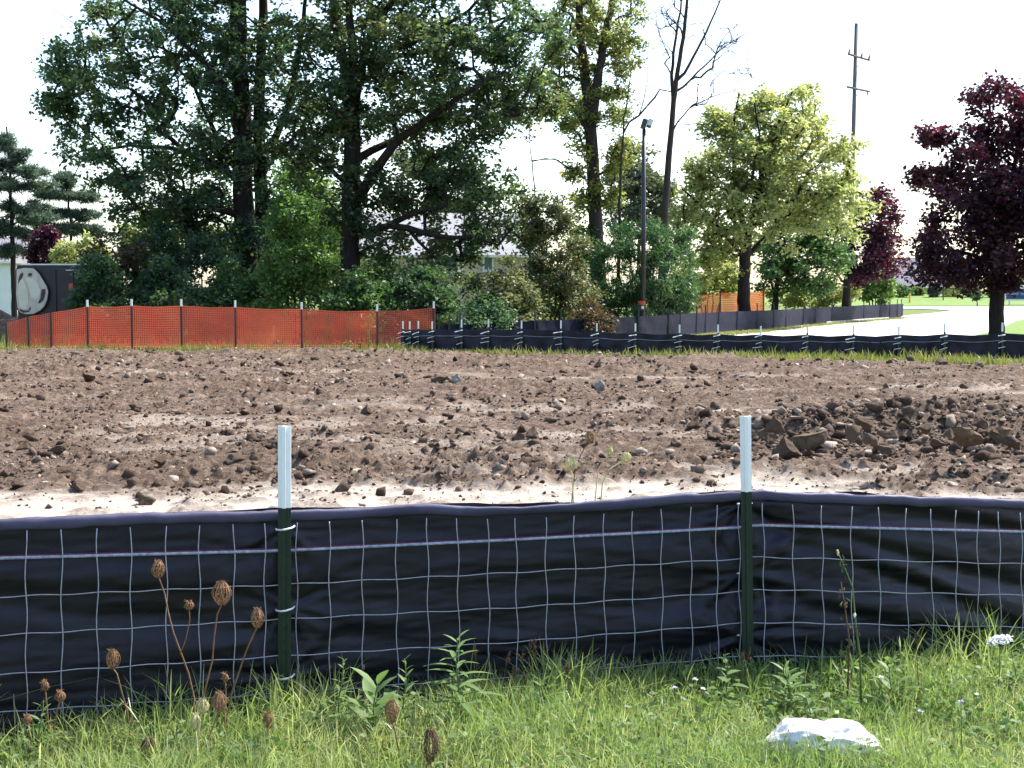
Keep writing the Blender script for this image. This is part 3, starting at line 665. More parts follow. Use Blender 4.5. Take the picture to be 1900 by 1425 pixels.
# big oak, centre, with long low limbs
tree('oak_tree', 'large spreading oak with long low limbs in the middle, behind the hedge row', 'tree', 64,
     [([(648, 628), (650, 540), (651, 430), (653, 330), (655, 250), (654, 190), (650, 150)], 0.50, 0.34),
      ([(652, 190), (638, 110), (622, 40), (615, -60)], 0.26, 0.14, [0, .5, .8, 1]),
      ([(654, 180), (655, 100), (648, 0), (646, -60)], 0.24, 0.14, [0, -.6, -1, -1]),
      ([(656, 200), (672, 120), (690, 60), (735, -10), (760, -60)], 0.24, 0.1, [0, 0, .3, .5, .6]),
      ([(654, 390), (690, 325), (730, 270), (775, 235), (830, 195), (880, 165)], 0.27, 0.08, [0, -.8, -1.4, -2, -2.4, -2.8]),
      ([(654, 300), (690, 280), (740, 255), (800, 215), (860, 205), (930, 195)], 0.2, 0.06, [0, .8, 1.4, 2, 2.4, 2.6]),
      ([(652, 440), (680, 432), (720, 418), (770, 395), (830, 380)], 0.22, 0.07, [0, -.5, -1, -1.4, -1.6]),
      ([(735, 415), (780, 432), (830, 440), (880, 440), (925, 455)], 0.17, 0.05, [-1, -1.4, -1.6, -1.8, -2]),
      ([(750, 425), (790, 460), (820, 490), (850, 515)], 0.09, 0.04, [-1, -1.4, -1.6, -1.8]),
      ([(652, 350), (610, 310), (560, 280), (520, 265)], 0.14, 0.05, [0, -1, -1.5, -2]),
      ([(673, 118), (700, 108), (728, 92), (765, 82), (800, 62), (870, 20), (930, -40)], 0.13, 0.06, [0, .2, .3, .1, 0, -.4, -.8]),
      ([(660, 160), (720, 110), (830, 85), (880, 60), (960, 20)], 0.16, 0.05, [0, 1, 1.6, 2, 2])],
     [(690, 60, 120, 110, 4), (820, 60, 150, 95, 4.4), (870, 160, 160, 75, 4.4), (800, 230, 140, 60, 4), (700, 180, 110, 80, 4), (600, 150, 70, 120, 3.5), (590, 260, 85, 80, 3.4),
      (950, 200, 95, 55, 3.4), (970, 70, 90, 90, 3.5), (840, 300, 95, 60, 3.4), (740, 330, 110, 60, 3.4), (880, 370, 110, 52, 3.2), (900, 430, 95, 45, 2.8), (760, 380, 90, 35, 3),
      (640, -50, 140, 70, 4), (820, -60, 170, 60, 4), (610, 360, 80, 60, 3), (960, 430, 50, 40, 2), (1010, 160, 50, 60, 2), (840, 470, 60, 25, 2), (705, 445, 60, 32, 2.5), (800, 452, 70, 28, 2.5), (690, 390, 60, 40, 2.5)],
     690, 68, 0.25, 0.15, 'oak2', seed=7, spread=0.68, rtip=0.026, up=0.35)
# cottonwood with forked trunk
tree('cottonwood_tree', 'forked cottonwood with pale yellowish leaves just left of the light pole', 'tree', 72,
     [([(1118, 618), (1112, 520), (1106, 420), (1102, 330), (1098, 260), (1094, 215)], 0.43, 0.30),
      ([(1096, 240), (1090, 170), (1080, 100), (1076, 40), (1074, -50)], 0.3, 0.16, [0, 0, .3, .5, .6]),
      ([(1098, 240), (1106, 170), (1118, 90), (1132, 20), (1142, -50)], 0.28, 0.14, [0, -.3, -.6, -.8, -1]),
      ([(1094, 250), (1075, 215), (1055, 190), (1040, 160)], 0.14, 0.05, [0, -.5, -1, -1.4]),
      ([(1104, 345), (1070, 320), (1030, 295), (985, 298)], 0.07, 0.02, [0, -.6, -1, -1.2])],
     [(1070, 60, 70, 90, 2.6), (1140, 60, 60, 95, 2.6), (1130, 170, 50, 70, 2.2), (1060, 190, 55, 55, 2.2), (1100, -50, 90, 60, 2.6), (1040, 120, 50, 60, 2), (1150, 260, 30, 70, 1.6), (1075, 290, 30, 60, 1.6), (1130, 350, 25, 50, 1.4), (1080, 370, 30, 35, 1.4)],
     230, 80, 0.22, 0.13, 'poplar', seed=9, spread=0.6, rtip=0.02, up=0.7, bmat='bark_grey')
# bare dead tree
bt = [P(px, py, 74 + dy) for px, py, dy in [(1225 + 30 * i + rng.uniform(-15, 15), rng.uniform(-60, 60) + 4 * i * i, rng.uniform(-2, 2)) for i in range(6) for _ in range(9)]]
bt += [P(rng.uniform(1215, 1260), rng.uniform(-60, 120), 74 + rng.uniform(-2, 2)) for _ in range(26)]
bt += [P(rng.uniform(1290, 1400), rng.uniform(60, 150), 74 + rng.uniform(-2, 2)) for _ in range(26)]
bt += [P(rng.uniform(1270, 1340), rng.uniform(150, 240), 74 + rng.uniform(-2, 2)) for _ in range(16)]
tree('bare_tree', 'leafless dead tree with fine fanned twigs right of the light pole', 'tree', 74,
     [([(1228, 616), (1230, 480), (1234, 390), (1238, 330), (1243, 270), (1250, 190), (1258, 130), (1268, 70), (1275, 0), (1282, -60)], 0.27, 0.06),
      ([(1250, 200), (1246, 140), (1252, 80), (1262, 20), (1270, -50)], 0.11, 0.03, [0, .4, .8, 1, 1]),
      ([(1262, 150), (1285, 110), (1310, 60), (1335, 5), (1350, -40)], 0.09, 0.025, [0, -.5, -.8, -1, -1]),
      ([(1254, 175), (1295, 135), (1340, 90), (1370, 70)], 0.07, 0.02, [0, .5, .9, 1.2]),
      ([(1246, 240), (1280, 200), (1320, 180), (1370, 165)], 0.05, 0.015, [0, .5, .9, 1.2])],
     [], 0, 0, 0.1, 0.1, 'poplar', seed=12, tips=bt, spread=0.7, rtip=0.013, up=1.0, twigs=6, bmat='bark_grey', step=0.6, wob=0.05)
# thin bare stems among the cottonwood and light pole
tree('bare_sapling', 'thin upright bare stem between the cottonwood and the light pole', 'tree', 70,
     [([(1146, 618), (1148, 480), (1150, 380), (1152, 300), (1158, 220), (1176, 110)], 0.12, 0.02),
      ([(1152, 240), (1185, 215), (1215, 180), (1224, 165), (1245, 170)], 0.09, 0.03, [0, 0, .2, .2, .3]),
      ([(1190, 210), (1200, 150), (1203, 110)], 0.03, 0.01, [0, 0, 0])],
     [(1165, 240, 35, 90, 1.2)], 22, 26, 0.17, 0.09, 'poplar', seed=14, spread=0.45, rtip=0.01, bmat='bark_grey')
tree('bare_sapling', 'slender bare sapling against the sky gap left of the cottonwood', 'tree', 68,
     [([(1002, 620), (1000, 450), (994, 370), (986, 300), (982, 240)], 0.07, 0.018),
      ([(986, 297), (1010, 295), (1035, 298), (1060, 320)], 0.03, 0.012)], [(985, 255, 16, 14, 0.6)], 5, 8, 0.16, 0.09, 'oak', seed=15, spread=0.3, rtip=0.008)
# yellowing maple
tree('yellow_maple_tree', 'round yellow-green maple standing by the grey fence near the road', 'tree', 80,
     [([(1380, 606), (1380, 540), (1382, 500), (1384, 460), (1386, 420)], 0.40, 0.30),
      ([(1384, 470), (1375, 400), (1362, 320), (1360, 240), (1372, 170)], 0.2, 0.06, [0, 0, .5, .8, 1]),
      ([(1384, 460), (1400, 380), (1420, 300), (1450, 220), (1470, 170)], 0.22, 0.05, [0, -.5, -1, -1.2, -1.4]),
      ([(1384, 480), (1430, 430), (1480, 380), (1540, 340), (1580, 320)], 0.16, 0.05, [0, .6, 1.2, 1.6, 2]),
      ([(1382, 480), (1340, 430), (1300, 380), (1265, 350)], 0.14, 0.05, [0, -.6, -1.2, -1.6]),
      ([(1384, 450), (1350, 390), (1395, 330), (1410, 250), (1400, 190)], 0.14, 0.04, [0, -1, -2, -2.4, -2.6])],
     [(1440, 230, 105, 80, 4), (1380, 300, 110, 80, 4.2), (1490, 310, 105, 85, 4.2), (1330, 390, 90, 75, 3.8), (1440, 400, 120, 80, 4.4), (1550, 390, 70, 65, 3.6), (1270, 430, 55, 60, 2.8),
      (1400, 185, 40, 30, 1.6), (1475, 175, 45, 25, 1.8), (1335, 230, 40, 35, 1.6), (1310, 320, 45, 40, 2), (1560, 280, 35, 50, 2), (1340, 480, 60, 40, 2.6), (1290, 500, 35, 45, 2)],
     430, 82, 0.26, 0.17, 'yellow', seed=21, spread=0.72, rtip=0.022, up=0.4)
# dark green tree behind it
tree('green_tree', 'dark green tree with pale-edged leaves under the yellow maple crown', 'tree', 90,
     [([(1440, 600), (1440, 540), (1445, 500), (1455, 450)], 0.2, 0.1), ([(1430, 602), (1436, 550), (1420, 480)], 0.12, 0.06, [0, 0, 0], 'ground'), ([(1443, 510), (1480, 480), (1530, 460)], 0.1, 0.04)],
     [(1470, 470, 80, 55, 3.2), (1540, 450, 55, 60, 2.8), (1440, 510, 55, 35, 2.6), (1560, 490, 40, 35, 2), (1500, 520, 60, 25, 2.4)],
     120, 80, 0.28, 0.19, 'green', seed=22, spread=0.7, rtip=0.02)
# purple maples
tree('purple_maple_tree', 'small purple-leaved maple beside the end of the grey fence', 'tree', 98,
     [([(1570, 592), (1570, 550), (1572, 510), (1575, 470)], 0.30, 0.18), ([(1571, 520), (1600, 495), (1630, 470)], 0.1, 0.05, [0, .4, .8]), ([(1571, 530), (1545, 500), (1540, 470)], 0.1, 0.05, [0, -.4, -.8])],
     [(1630, 400, 45, 55, 2.6), (1600, 450, 60, 50, 3), (1640, 465, 40, 45, 2.4), (1590, 500, 55, 25, 2.6), (1640, 360, 28, 22, 1.4), (1655, 500, 30, 25, 1.6)],
     120, 66, 0.27, 0.2, 'purple', seed=23, spread=0.7, rtip=0.022)
tree('purple_maple_tree', 'big dark purple-leaved maple at the right edge behind the black fence', 'tree', 58,
     [([(1848, 632), (1848, 580), (1850, 520), (1852, 460), (1856, 380)], 0.34, 0.2),
      ([(1851, 470), (1820, 400), (1800, 330), (1790, 270)], 0.13, 0.04, [0, -.6, -1, -1.2]), ([(1853, 430), (1880, 340), (1890, 250), (1895, 170)], 0.14, 0.04, [0, .3, .5, .6]),
      ([(1850, 490), (1800, 470), (1750, 460), (1715, 480)], 0.1, 0.03, [0, .6, 1, 1.2]), ([(1852, 450), (1910, 400), (1960, 350)], 0.12, 0.04, [0, -.4, -.8])],
     [(1890, 200, 65, 70, 2.6), (1850, 290, 100, 70, 3.2), (1800, 370, 95, 60, 3.2), (1890, 380, 110, 80, 3.6), (1790, 450, 95, 55, 3.2), (1870, 480, 120, 55, 3.6), (1760, 500, 75, 35, 2.6), (1960, 300, 80, 110, 3), (1980, 440, 90, 80, 3),
      (1725, 330, 30, 25, 1), (1730, 255, 22, 20, .9), (1815, 185, 25, 22, 1), (1840, 510, 90, 32, 3), (1715, 470, 35, 30, 1.4)],
     400, 90, 0.21, 0.16, 'purple', seed=24, spread=0.62, rtip=0.019, up=0.4)
# pines on the left
def pine(label, Y, trunk, tiers, seed, r=0.22):
    bl = [(x_, y_, rx, ry, dd, rx * ry) for (x_, y_, rx, ry, dd) in tiers]
    gs = [(trunk, r, 0.05)]
    for (x_, y_, rx, ry, dd) in tiers:
        tx = np.interp(y_, [p[1] for p in trunk[::-1]], [p[0] for p in trunk[::-1]])
        gs.append(([(tx, y_ + 8), ((tx + x_) / 2, y_ + 5), (x_ + (x_ - tx) * 0.3, y_)], 0.06, 0.02))
    return tree('pine_tree', label, 'tree', Y, gs, bl, 300, 110, 0.36, 0.06, 'pine', seed=seed, spread=0.5, rtip=0.013, up=0.0, droop=-0.15, flat=0.3, squash=0.45, twigs=4)
pine('tall pine with flat tiers of needles at the left edge', 95, [(27, 585), (25, 500), (22, 400), (18, 300), (12, 235)],
     [(10, 265, 14, 16, .7), (15, 300, 30, 10, 1.2), (35, 285, 22, 6, .8), (-20, 320, 45, 12, 1.8), (55, 320, 40, 10, 1.6), (0, 345, 55, 12, 2), (65, 345, 40, 8, 1.6), (-30, 380, 60, 12, 2), (50, 385, 45, 10, 2), (60, 405, 50, 8, 2), (-20, 420, 60, 14, 2), (30, 435, 45, 10, 2), (0, 465, 50, 12, 2)], 31)
pine('smaller paler pine beside the tall one, above the black container', 105, [(134, 580), (133, 480), (130, 400), (124, 350), (122, 312)],
     [(122, 335, 18, 16, .9), (110, 362, 38, 7, 1.5), (155, 366, 26, 7, 1.2), (95, 398, 45, 8, 1.8), (160, 400, 30, 8, 1.4), (120, 425, 55, 9, 2), (170, 428, 25, 8, 1.2), (70, 410, 30, 8, 1.4)], 32, 0.16)

# shrubs behind the fences
def shrub(label, Y, x0, x1, top, bot, mat, ntip, nleaf, L, W, seed, name='shrub', blobs=None, cat='shrub', depth=2.0, spread=0.5, sprig=None, nst=5, droop=0.15):
    cx = (x0 + x1) / 2; rx = (x1 - x0) / 2; h = bot - top
    gy = HORY + CAMH * F / Y
    rg = np.random.default_rng(seed + 900)
    gs = []
    for k in range(nst):
        a = (k + 0.5) / nst * 2 - 1
        gs.append(([(cx + a * rx * 0.25, gy), (cx + a * rx * 0.45, gy - h * 0.35), (cx + a * rx * 0.6 + rg.uniform(-6, 6), gy - h * 0.6)], 0.07, 0.025, [0, rg.uniform(-.5, .5), rg.uniform(-.8, .8)], 'ground'))
    bl = blobs or [(cx, bot - h * 0.45, rx * 0.85, h * 0.48, depth), (cx - rx * 0.45, bot - h * 0.3, rx * 0.55, h * 0.33, depth * .8), (cx + rx * 0.45, bot - h * 0.3, rx * 0.55, h * 0.33, depth * .8), (cx + rx * rg.uniform(-.3, .3), top + h * 0.22, rx * 0.45, h * 0.22, depth * .6)]
    return tree(name, label, cat, Y, gs, bl, ntip, nleaf, L, W, mat, 'stem' if False else 'bark', seed=seed, spread=spread, rtip=0.012, up=0.5, step=0.5, twigs=2, trunk_name='stems', crown_name='foliage', sprig=sprig, droop=droop, shell=0.25)
shrub('dark green shrub right behind the black container', 56, 118, 262, 470, 640, 'dark', 90, 85, 0.2, 0.12, 41)
shrub('wide dark green shrub behind the orange fence, second from the left', 57, 235, 400, 480, 640, 'dark', 100, 85, 0.2, 0.12, 42)
shrub('brownish-tipped shrub with reddish leaves above the black container roof', 60, 160, 260, 430, 560, 'rust', 26, 45, 0.18, 0.11, 43, blobs=[(205, 450, 45, 25, 1), (240, 470, 40, 25, 1), (180, 480, 30, 25, 1)])
shrub('tangled dark shrub under the low limbs of the left oak', 62, 270, 480, 430, 630, 'oak', 120, 85, 0.2, 0.13, 44)
shrub('yellow-spotted shrub in front of the left oak trunks', 58, 380, 480, 475, 630, 'green', 80, 80, 0.18, 0.11, 45)
shrub('bright green upright shrub between the two oak trunks', 57, 470, 625, 365, 640, 'bright', 210, 85, 0.18, 0.11, 46, blobs=[(545, 405, 50, 55, 1.6), (550, 490, 75, 65, 2), (560, 575, 85, 50, 2), (495, 555, 55, 55, 1.6), (600, 470, 40, 50, 1.5)])
shrub('mid green shrub in front of the central oak trunk', 56, 590, 740, 500, 640, 'green', 110, 85, 0.18, 0.11, 47)
shrub('dark leafy shrub behind the right end of the orange fence', 57, 700, 860, 490, 640, 'dark', 100, 85, 0.19, 0.12, 48)
shrub('olive shrub with brown patches hiding the house wall', 60, 740, 900, 465, 580, 'oak2', 60, 60, 0.18, 0.11, 49, blobs=[(790, 500, 45, 25, 1.5), (850, 530, 60, 35, 1.6), (760, 540, 40, 30, 1.4)])
shrub('shrub with silvery speckled leaves and a dark hollow, middle of the hedge row', 55, 860, 1010, 480, 635, 'silver', 100, 80, 0.17, 0.11, 50)
shrub('blue-green low shrub above the overlap of the two black fences', 53, 850, 960, 545, 635, 'willow', 60, 70, 0.16, 0.07, 51)
shrub('tall loose shrub with small pale leaves left of the cottonwood trunk', 62, 950, 1090, 370, 620, 'silver', 170, 80, 0.17, 0.11, 52, blobs=[(1010, 400, 45, 40, 1.5), (1030, 460, 60, 55, 2), (1000, 540, 70, 55, 2), (1060, 540, 50, 50, 1.8)])
shrub('big blue-green willow shrub behind the foot of the light pole', 68, 1090, 1295, 390, 625, 'willow', 230, 95, 0.25, 0.07, 53, blobs=[(1190, 450, 70, 45, 2.4), (1160, 520, 75, 65, 2.6), (1235, 520, 65, 65, 2.6), (1190, 580, 95, 40, 2.6), (1250, 450, 40, 40, 2), (1130, 470, 35, 40, 1.8)], sprig=(0, 0, 0.9))
shrub('rusty low shrub left of the light pole foot', 56, 1050, 1140, 555, 635, 'rust', 45, 60, 0.15, 0.09, 54)
shrub('light yellow-green bush above the roof of the black container', 88, 100, 190, 435, 540, 'yellow', 55, 70, 0.25, 0.16, 55, blobs=[(150, 465, 42, 28, 1.6), (120, 475, 25, 22, 1.2), (180, 480, 25, 25, 1.2)])
shrub('dark purple bush between the two pines', 92, 55, 125, 418, 520, 'purple', 55, 70, 0.27, 0.19, 56, blobs=[(88, 460, 32, 36, 1.6), (75, 475, 25, 30, 1.2)])
shrub('yellow-green bush behind the grey fence, right of the yellow maple trunk', 100, 1440, 1600, 500, 590, 'yellow', 80, 70, 0.26, 0.17, 57, blobs=[(1520, 545, 75, 25, 2), (1460, 550, 40, 20, 1.5)])
shrub('pale green bush beside the small purple maple at the end of the grey fence', 108, 1590, 1660, 495, 590, 'bright', 60, 70, 0.27, 0.18, 58, blobs=[(1620, 535, 35, 30, 1.6), (1640, 520, 20, 20, 1)])
shrub('green bush hiding the left end of the far orange fence', 70, 1225, 1300, 520, 620, 'dark', 55, 80, 0.2, 0.12, 59)
shrub('green shrub between cottonwood trunk and willow shrub', 72, 1050, 1130, 400, 560, 'bright', 55, 70, 0.2, 0.12, 60, blobs=[(1080, 440, 30, 40, 1.2), (1085, 500, 35, 45, 1.4)])
shrub('tall dark shrub under the left oak, left of its trunks', 63, 235, 350, 410, 600, 'dark', 90, 80, 0.2, 0.13, 81, blobs=[(290, 460, 55, 45, 2), (300, 530, 70, 50, 2), (250, 500, 40, 40, 1.5)])
shrub('olive bush hanging low behind the yellow maple trunk', 94, 1250, 1375, 465, 570, 'yellow', 90, 80, 0.25, 0.16, 82, blobs=[(1310, 500, 60, 35, 2), (1350, 520, 35, 35, 1.6), (1280, 530, 40, 30, 1.6)])
shrub('green shrub in the gap left of the central oak trunk', 66, 575, 660, 395, 600, 'bright', 80, 80, 0.19, 0.12, 83, blobs=[(610, 430, 35, 40, 1.5), (620, 500, 40, 55, 1.8)])
shrub('dull green shrub below the low limb of the central oak', 68, 660, 760, 455, 600, 'oak2', 60, 70, 0.19, 0.12, 84, blobs=[(700, 500, 45, 30, 1.5), (720, 550, 50, 40, 1.8)])
# paler trees further back, showing through the gaps
def back_tree(label, Y, x, base_r, blobs, mat, n, k, L, seed):
    gy = HORY + CAMH * F / Y
    tree('background_tree', label, 'tree', Y, [([(x, gy), (x, gy - 60), (x + 3, blobs[0][1] + blobs[0][3] * 0.5)], base_r, base_r * 0.4)], blobs, int(n * 1.5), int(k * 1.2), L, L * 0.65, mat, 'bark_grey', seed=seed, spread=0.9, rtip=0.02, twigs=2)
back_tree('pale greenish tree far behind the light pole', 125, 1185, 0.25, [(1180, 330, 55, 60, 3), (1190, 400, 65, 50, 3), (1230, 370, 30, 45, 2)], 'hazy', 90, 60, 0.38, 61)
back_tree('hazy tree far behind the central oak, right of its trunk', 130, 870, 0.25, [(870, 330, 35, 45, 3), (840, 390, 60, 40, 3), (770, 310, 45, 35, 3)], 'hazy', 70, 60, 0.4, 62)
back_tree('olive tree behind the gap between the two oaks', 110, 560, 0.25, [(555, 340, 50, 50, 3), (600, 400, 55, 50, 3), (520, 420, 40, 40, 2), (640, 470, 40, 30, 2), (540, 480, 60, 40, 2)], 'bright', 90, 60, 0.36, 63)  # brighter leaf colour stands in for sunlit foliage
back_tree('yellow-green tree behind the lower branches of the left oak', 120, 300, 0.25, [(310, 420, 70, 40, 3), (400, 440, 60, 40, 3), (250, 450, 40, 30, 2), (440, 470, 50, 40, 2)], 'poplar', 80, 60, 0.36, 64)  # light leaf colour chosen to imitate sun on the foliage

# ------------------------------------------------------------------ grass
def grass(name, pts, h, wd, mat, rg, label, lean=0.35, seg=3):
    """tapered bent blades rooted at pts"""
    n = len(pts)
    az = rg.uniform(0, 2 * math.pi, n); ln = rg.gamma(2, lean / 2, n)
    dx = np.cos(az); dy = np.sin(az)
    fa = rg.uniform(0, math.pi, n); sx = np.cos(fa); sy = np.sin(fa)
    rows = []
    for k in range(seg):
        t = k / seg
        bend = ln * t ** 2 * h
        c = np.stack([pts[:, 0] + dx * bend, pts[:, 1] + dy * bend, pts[:, 2] + h * t * (1 - 0.25 * np.minimum(ln, 1.6) * t)], -1)
        hw = wd * (1 - t * 0.55) * 0.5
        s_ = np.stack([sx * hw, sy * hw, np.zeros(n)], -1)
        rows += [c - s_, c + s_]
    tip = np.stack([pts[:, 0] + dx * ln * h, pts[:, 1] + dy * ln * h, pts[:, 2] + h * (1 - 0.25 * np.minimum(ln, 1.6))], -1)
    rows.append(tip + np.stack([sx * wd * .06, sy * wd * .06, np.zeros(n)], -1)); rows.append(tip)
    V = np.stack(rows, 1); k = V.shape[1]
    q = []
    for s_ in range(seg): q.append([2 * s_, 2 * s_ + 1, 2 * s_ + 3, 2 * s_ + 2] if s_ < seg - 1 else [2 * s_, 2 * s_ + 1, k - 2, k - 1])
    Fc = (np.array(q)[None] + (np.arange(n) * k)[:, None, None]).reshape(-1, 4)
    return tag(np_mesh(name, V, Fc, M[mat], smooth=True), label, 'grass', kind='stuff')
# near fence plan line: px -> distance
NFX = [-500, -350, -150, 0, 260, 528, 740, 950, 1170, 1383, 1520, 1650, 1780, 1900, 2060, 2300, 2500]
NFY = [5.25, 5.35, 5.5, 5.63, 5.85, 6.1, 6.3, 6.45, 6.6, 6.7, 6.74, 6.82, 6.94, 7.08, 7.3, 7.7, 8.0]
NWX = np.array([(p - 950) / F * yy for p, yy in zip(NFX, NFY)]); NWY = np.array(NFY)
def fence_y(x): return np.interp(x, NWX, NWY)
def ground_near(x, y): return base_z(x, y) + (fbm(np.asarray(x) * 1.2, np.asarray(y) * 1.2, 4) - 0.5) * 0.08
rg = np.random.default_rng(8)
n = 84000
x = rg.uniform(-2.9, 3.1, n); y = rg.uniform(4.7, 7.7, n)
fy = fence_y(x)
keep = (y < fy - 0.03) & (rg.uniform(size=n) < np.clip(fbm(x * 2.2, y * 2.2, 12) * 2.2 - 0.1, 0.4, 1)) & ((y < fy - 0.22) | (rg.uniform(size=n) < 0.6))
x, y = x[keep], y[keep]; fy = fence_y(x)
cl = np.clip(fbm(x * 1.6, y * 1.6, 15), 0, 1) * (1 - 0.35 * sstep(1.2, 2.2, x))
h = (0.06 + 0.14 * cl) * rg.uniform(0.5, 1.5, len(x))
grass('meadow_grass', np.stack([x, y, ground_near(x, y) - 0.01], -1), h, rg.uniform(0.003, 0.0075, len(x)), 'grass', rg, 'rough sunlit green grass in front of the near silt fence', 0.55)
# long blades along the fence
n = 2300
cx_ = rg.uniform(-3.0, 3.2, 60); pick = rg.integers(0, 60, n)
x = cx_[pick] + rg.normal(0, 0.07, n); y = fence_y(x) - np.abs(rg.normal(0.12, 0.14, n)) - 0.04
h = rg.uniform(0.14, 0.42, n) * np.clip(fbm(x * 1.5, y * 0, 44) * 1.9, 0.5, 1.35)
grass('tall_grass', np.stack([x, y, ground_near(x, y) - 0.01], -1), h, rg.uniform(0.005, 0.010, n), 'grass', rg, 'tufts of long bent grass blades at the foot of the near silt fence', 0.6, 5)
bx0 = P(1532, 1362, 5.62).x
n = 420
x = bx0 + rg.uniform(-0.34, 0.34, n); y = 5.62 - 0.13 - np.abs(rg.normal(0, 0.06, n))
grass('bag_tufts', np.stack([x, y, ground_near(x, y) - 0.01], -1), rg.uniform(0.05, 0.14, n), rg.uniform(0.004, 0.007, n), 'grass', rg, 'grass blades standing against the front of the white bag', 0.6)
# low broad leaves (clover, plantain) between the blades
n = 21000
x = rg.uniform(-2.9, 3.1, n); y = rg.uniform(4.7, 7.4, n); keep = (y < fence_y(x) - 0.12) & (rg.uniform(size=n) < np.clip(fbm(x * 3, y * 3, 18) * 3 - 1.0, 0.1, 1)); x, y = x[keep], y[keep]
V, Fc = leaf_arrays(np.stack([x, y, ground_near(x, y) + rg.uniform(0.01, 0.12, len(x))], -1), 0.04, 0.022, rg, 0.0, 0.75)
tag(np_mesh('ground_cover', V, Fc, M['weed']), 'small broad weed leaves mixed in the near grass', 'ground cover', kind='stuff')
# pale straw specks / dry stalks
n = 1800
x = rg.uniform(-3.2, 3.4, n); y = rg.uniform(4.2, 7.0, n); keep = (y < fence_y(x) - 0.1); x, y = x[keep], y[keep]
V, Fc = leaf_arrays(np.stack([x, y, ground_near(x, y) + rg.uniform(0.03, 0.15, len(x))], -1), 0.016, 0.008, rg, -0.5, 0.1)
tag(np_mesh('dry_seed_flecks', V, Fc, M['dry_dark']), 'tiny dark dry seed heads speckled through the near grass', 'seed heads', kind='stuff')

# ------------------------------------------------------------------ fences
def tpost(root, base, top, split, wd, green, white, studs=True):
    """steel T-post: flange and rib, with a painted tip"""
    bx_, by_ = base.x, base.y
    lean = (top - base)
    def at(z): return base + lean * ((z - base.z) / lean.z)
    def sect(z0, z1):
        mb = MB(); a_, b_ = at(z0), at(z1)
        w2, t2, r2, rw = wd / 2, wd * 0.09, wd * 0.42, wd * 0.14
        sec = [(-w2, 0), (w2, 0), (w2, t2), (rw, t2 * 1.6), (rw, r2), (-rw, r2), (-rw, t2 * 1.6), (-w2, t2)]
        vs_ = [(p.x + sx, p.y - sy, p.z) for p in (a_, b_) for sx, sy in sec]
        m = len(sec)
        mb.add(vs_, [tuple(range(m)), tuple(range(2 * m - 1, m - 1, -1))] + [(i, i + m, (i + 1) % m + m, (i + 1) % m) for i in range(m)])
        return mb
    mb = sect(base.z - 0.25, split)
    post = mb.build('post', M[green], root)
    if studs:
        ms = MB(); z = base.z + 0.03
        while z < top.z - 0.02:
            c = at(z); ms.box((c.x, c.y - wd * 0.46, c.z), (wd * 0.2, wd * 0.12, 0.014)); z += 0.054
        lo = MB(); hi = MB()
        for i in range(0, len(ms.v), 8):
            (lo if ms.v[i].z < split else hi).add(ms.v[i:i + 8], [(0, 1, 3, 2), (4, 6, 7, 5), (0, 4, 5, 1), (2, 3, 7, 6), (0, 2, 6, 4), (1, 5, 7, 3)])
        lo.build('studs', M[green], post); 
    tip = sect(split, top.z).build('white_tip', M[white], post)
    return post

# ---- near silt fence
near = thing('silt_fence', 'near black silt fence backed with square wire mesh across the foreground', 'fence', (0, 6.4, 0.1))
seglen = np.concatenate([[0], np.cumsum(np.hypot(np.diff(NWX), np.diff(NWY)))])
def px_at(x, y): return 950 + x / y * F
TOPX = [-500, 0, 260, 500, 560, 800, 900, 1000, 1100, 1300, 1380, 1420, 1500, 1700, 1900, 2500]
TOPY = [985, 961, 953, 946, 945, 936, 938, 936, 930, 914, 909, 909, 913, 919, 927, 945]
def zpx(py, y): return P(950, py, y).z
NS, NZ = 500, 84
sx = np.interp(np.linspace(0, seglen[-1], NS), seglen, NWX)
# smooth the plan line a little
sy = np.interp(sx, NWX, NWY); ker = np.ones(9) / 9; sy = np.convolve(np.pad(sy, 4, mode='edge'), ker, 'valid')
sy = sy + 0.02
ptop = np.array([zpx(np.interp(px_at(a_, b_), TOPX, TOPY), b_) for a_, b_ in zip(sx, sy)])
posts = [(-330, None), (528, None), (1383, None), (2250, None)]
TIES = {528: [981, 1131, 1257], 1383: [936, 1065, 1180], -330: [1000, 1150, 1280], 2250: [960, 1090, 1200]}
tie_pts = []
for pp in TIES:
    yy = float(np.interp(pp, NFX, NFY))
    for py in TIES[pp]:
        q = P(pp, py, yy); tie_pts.append((q.x, q.z, 1.0 if pp != 528 else 0.55))
zz = np.linspace(0, 1, NZ)
S, Zt = np.meshgrid(np.arange(NS), zz)
X0 = sx[S]; Yb = sy[S]
zb = 0.02
Zw = zb + (ptop[S] - zb) * Zt
disp = 0.010 * np.sin(Zw * 19 + 2.5 * fbm(X0 * 0.8, Zw * 0.6, 70) + X0 * 0.35) * (0.4 + fbm(X0 * 1.1, Zw * 2, 71))
disp += 0.012 * (fbm(X0 * 2.0, Zw * 9, 72) - 0.5) + 0.006 * (fbm(X0 * 7, Zw * 20, 73) - 0.5)
disp += 0.014 * (np.abs(fbm(X0 * 2.2, Zw * 16 + X0 * 1.5, 170) - 0.5) * 2) + 0.007 * (np.abs(fbm(X0 * 3.5, Zw * 30 - X0 * 2, 173) - 0.5) * 2)
disp += 0.006 * (fbm(X0 * 5 + Zw * 9, Zw * 26 - X0 * 5, 79) - 0.5)
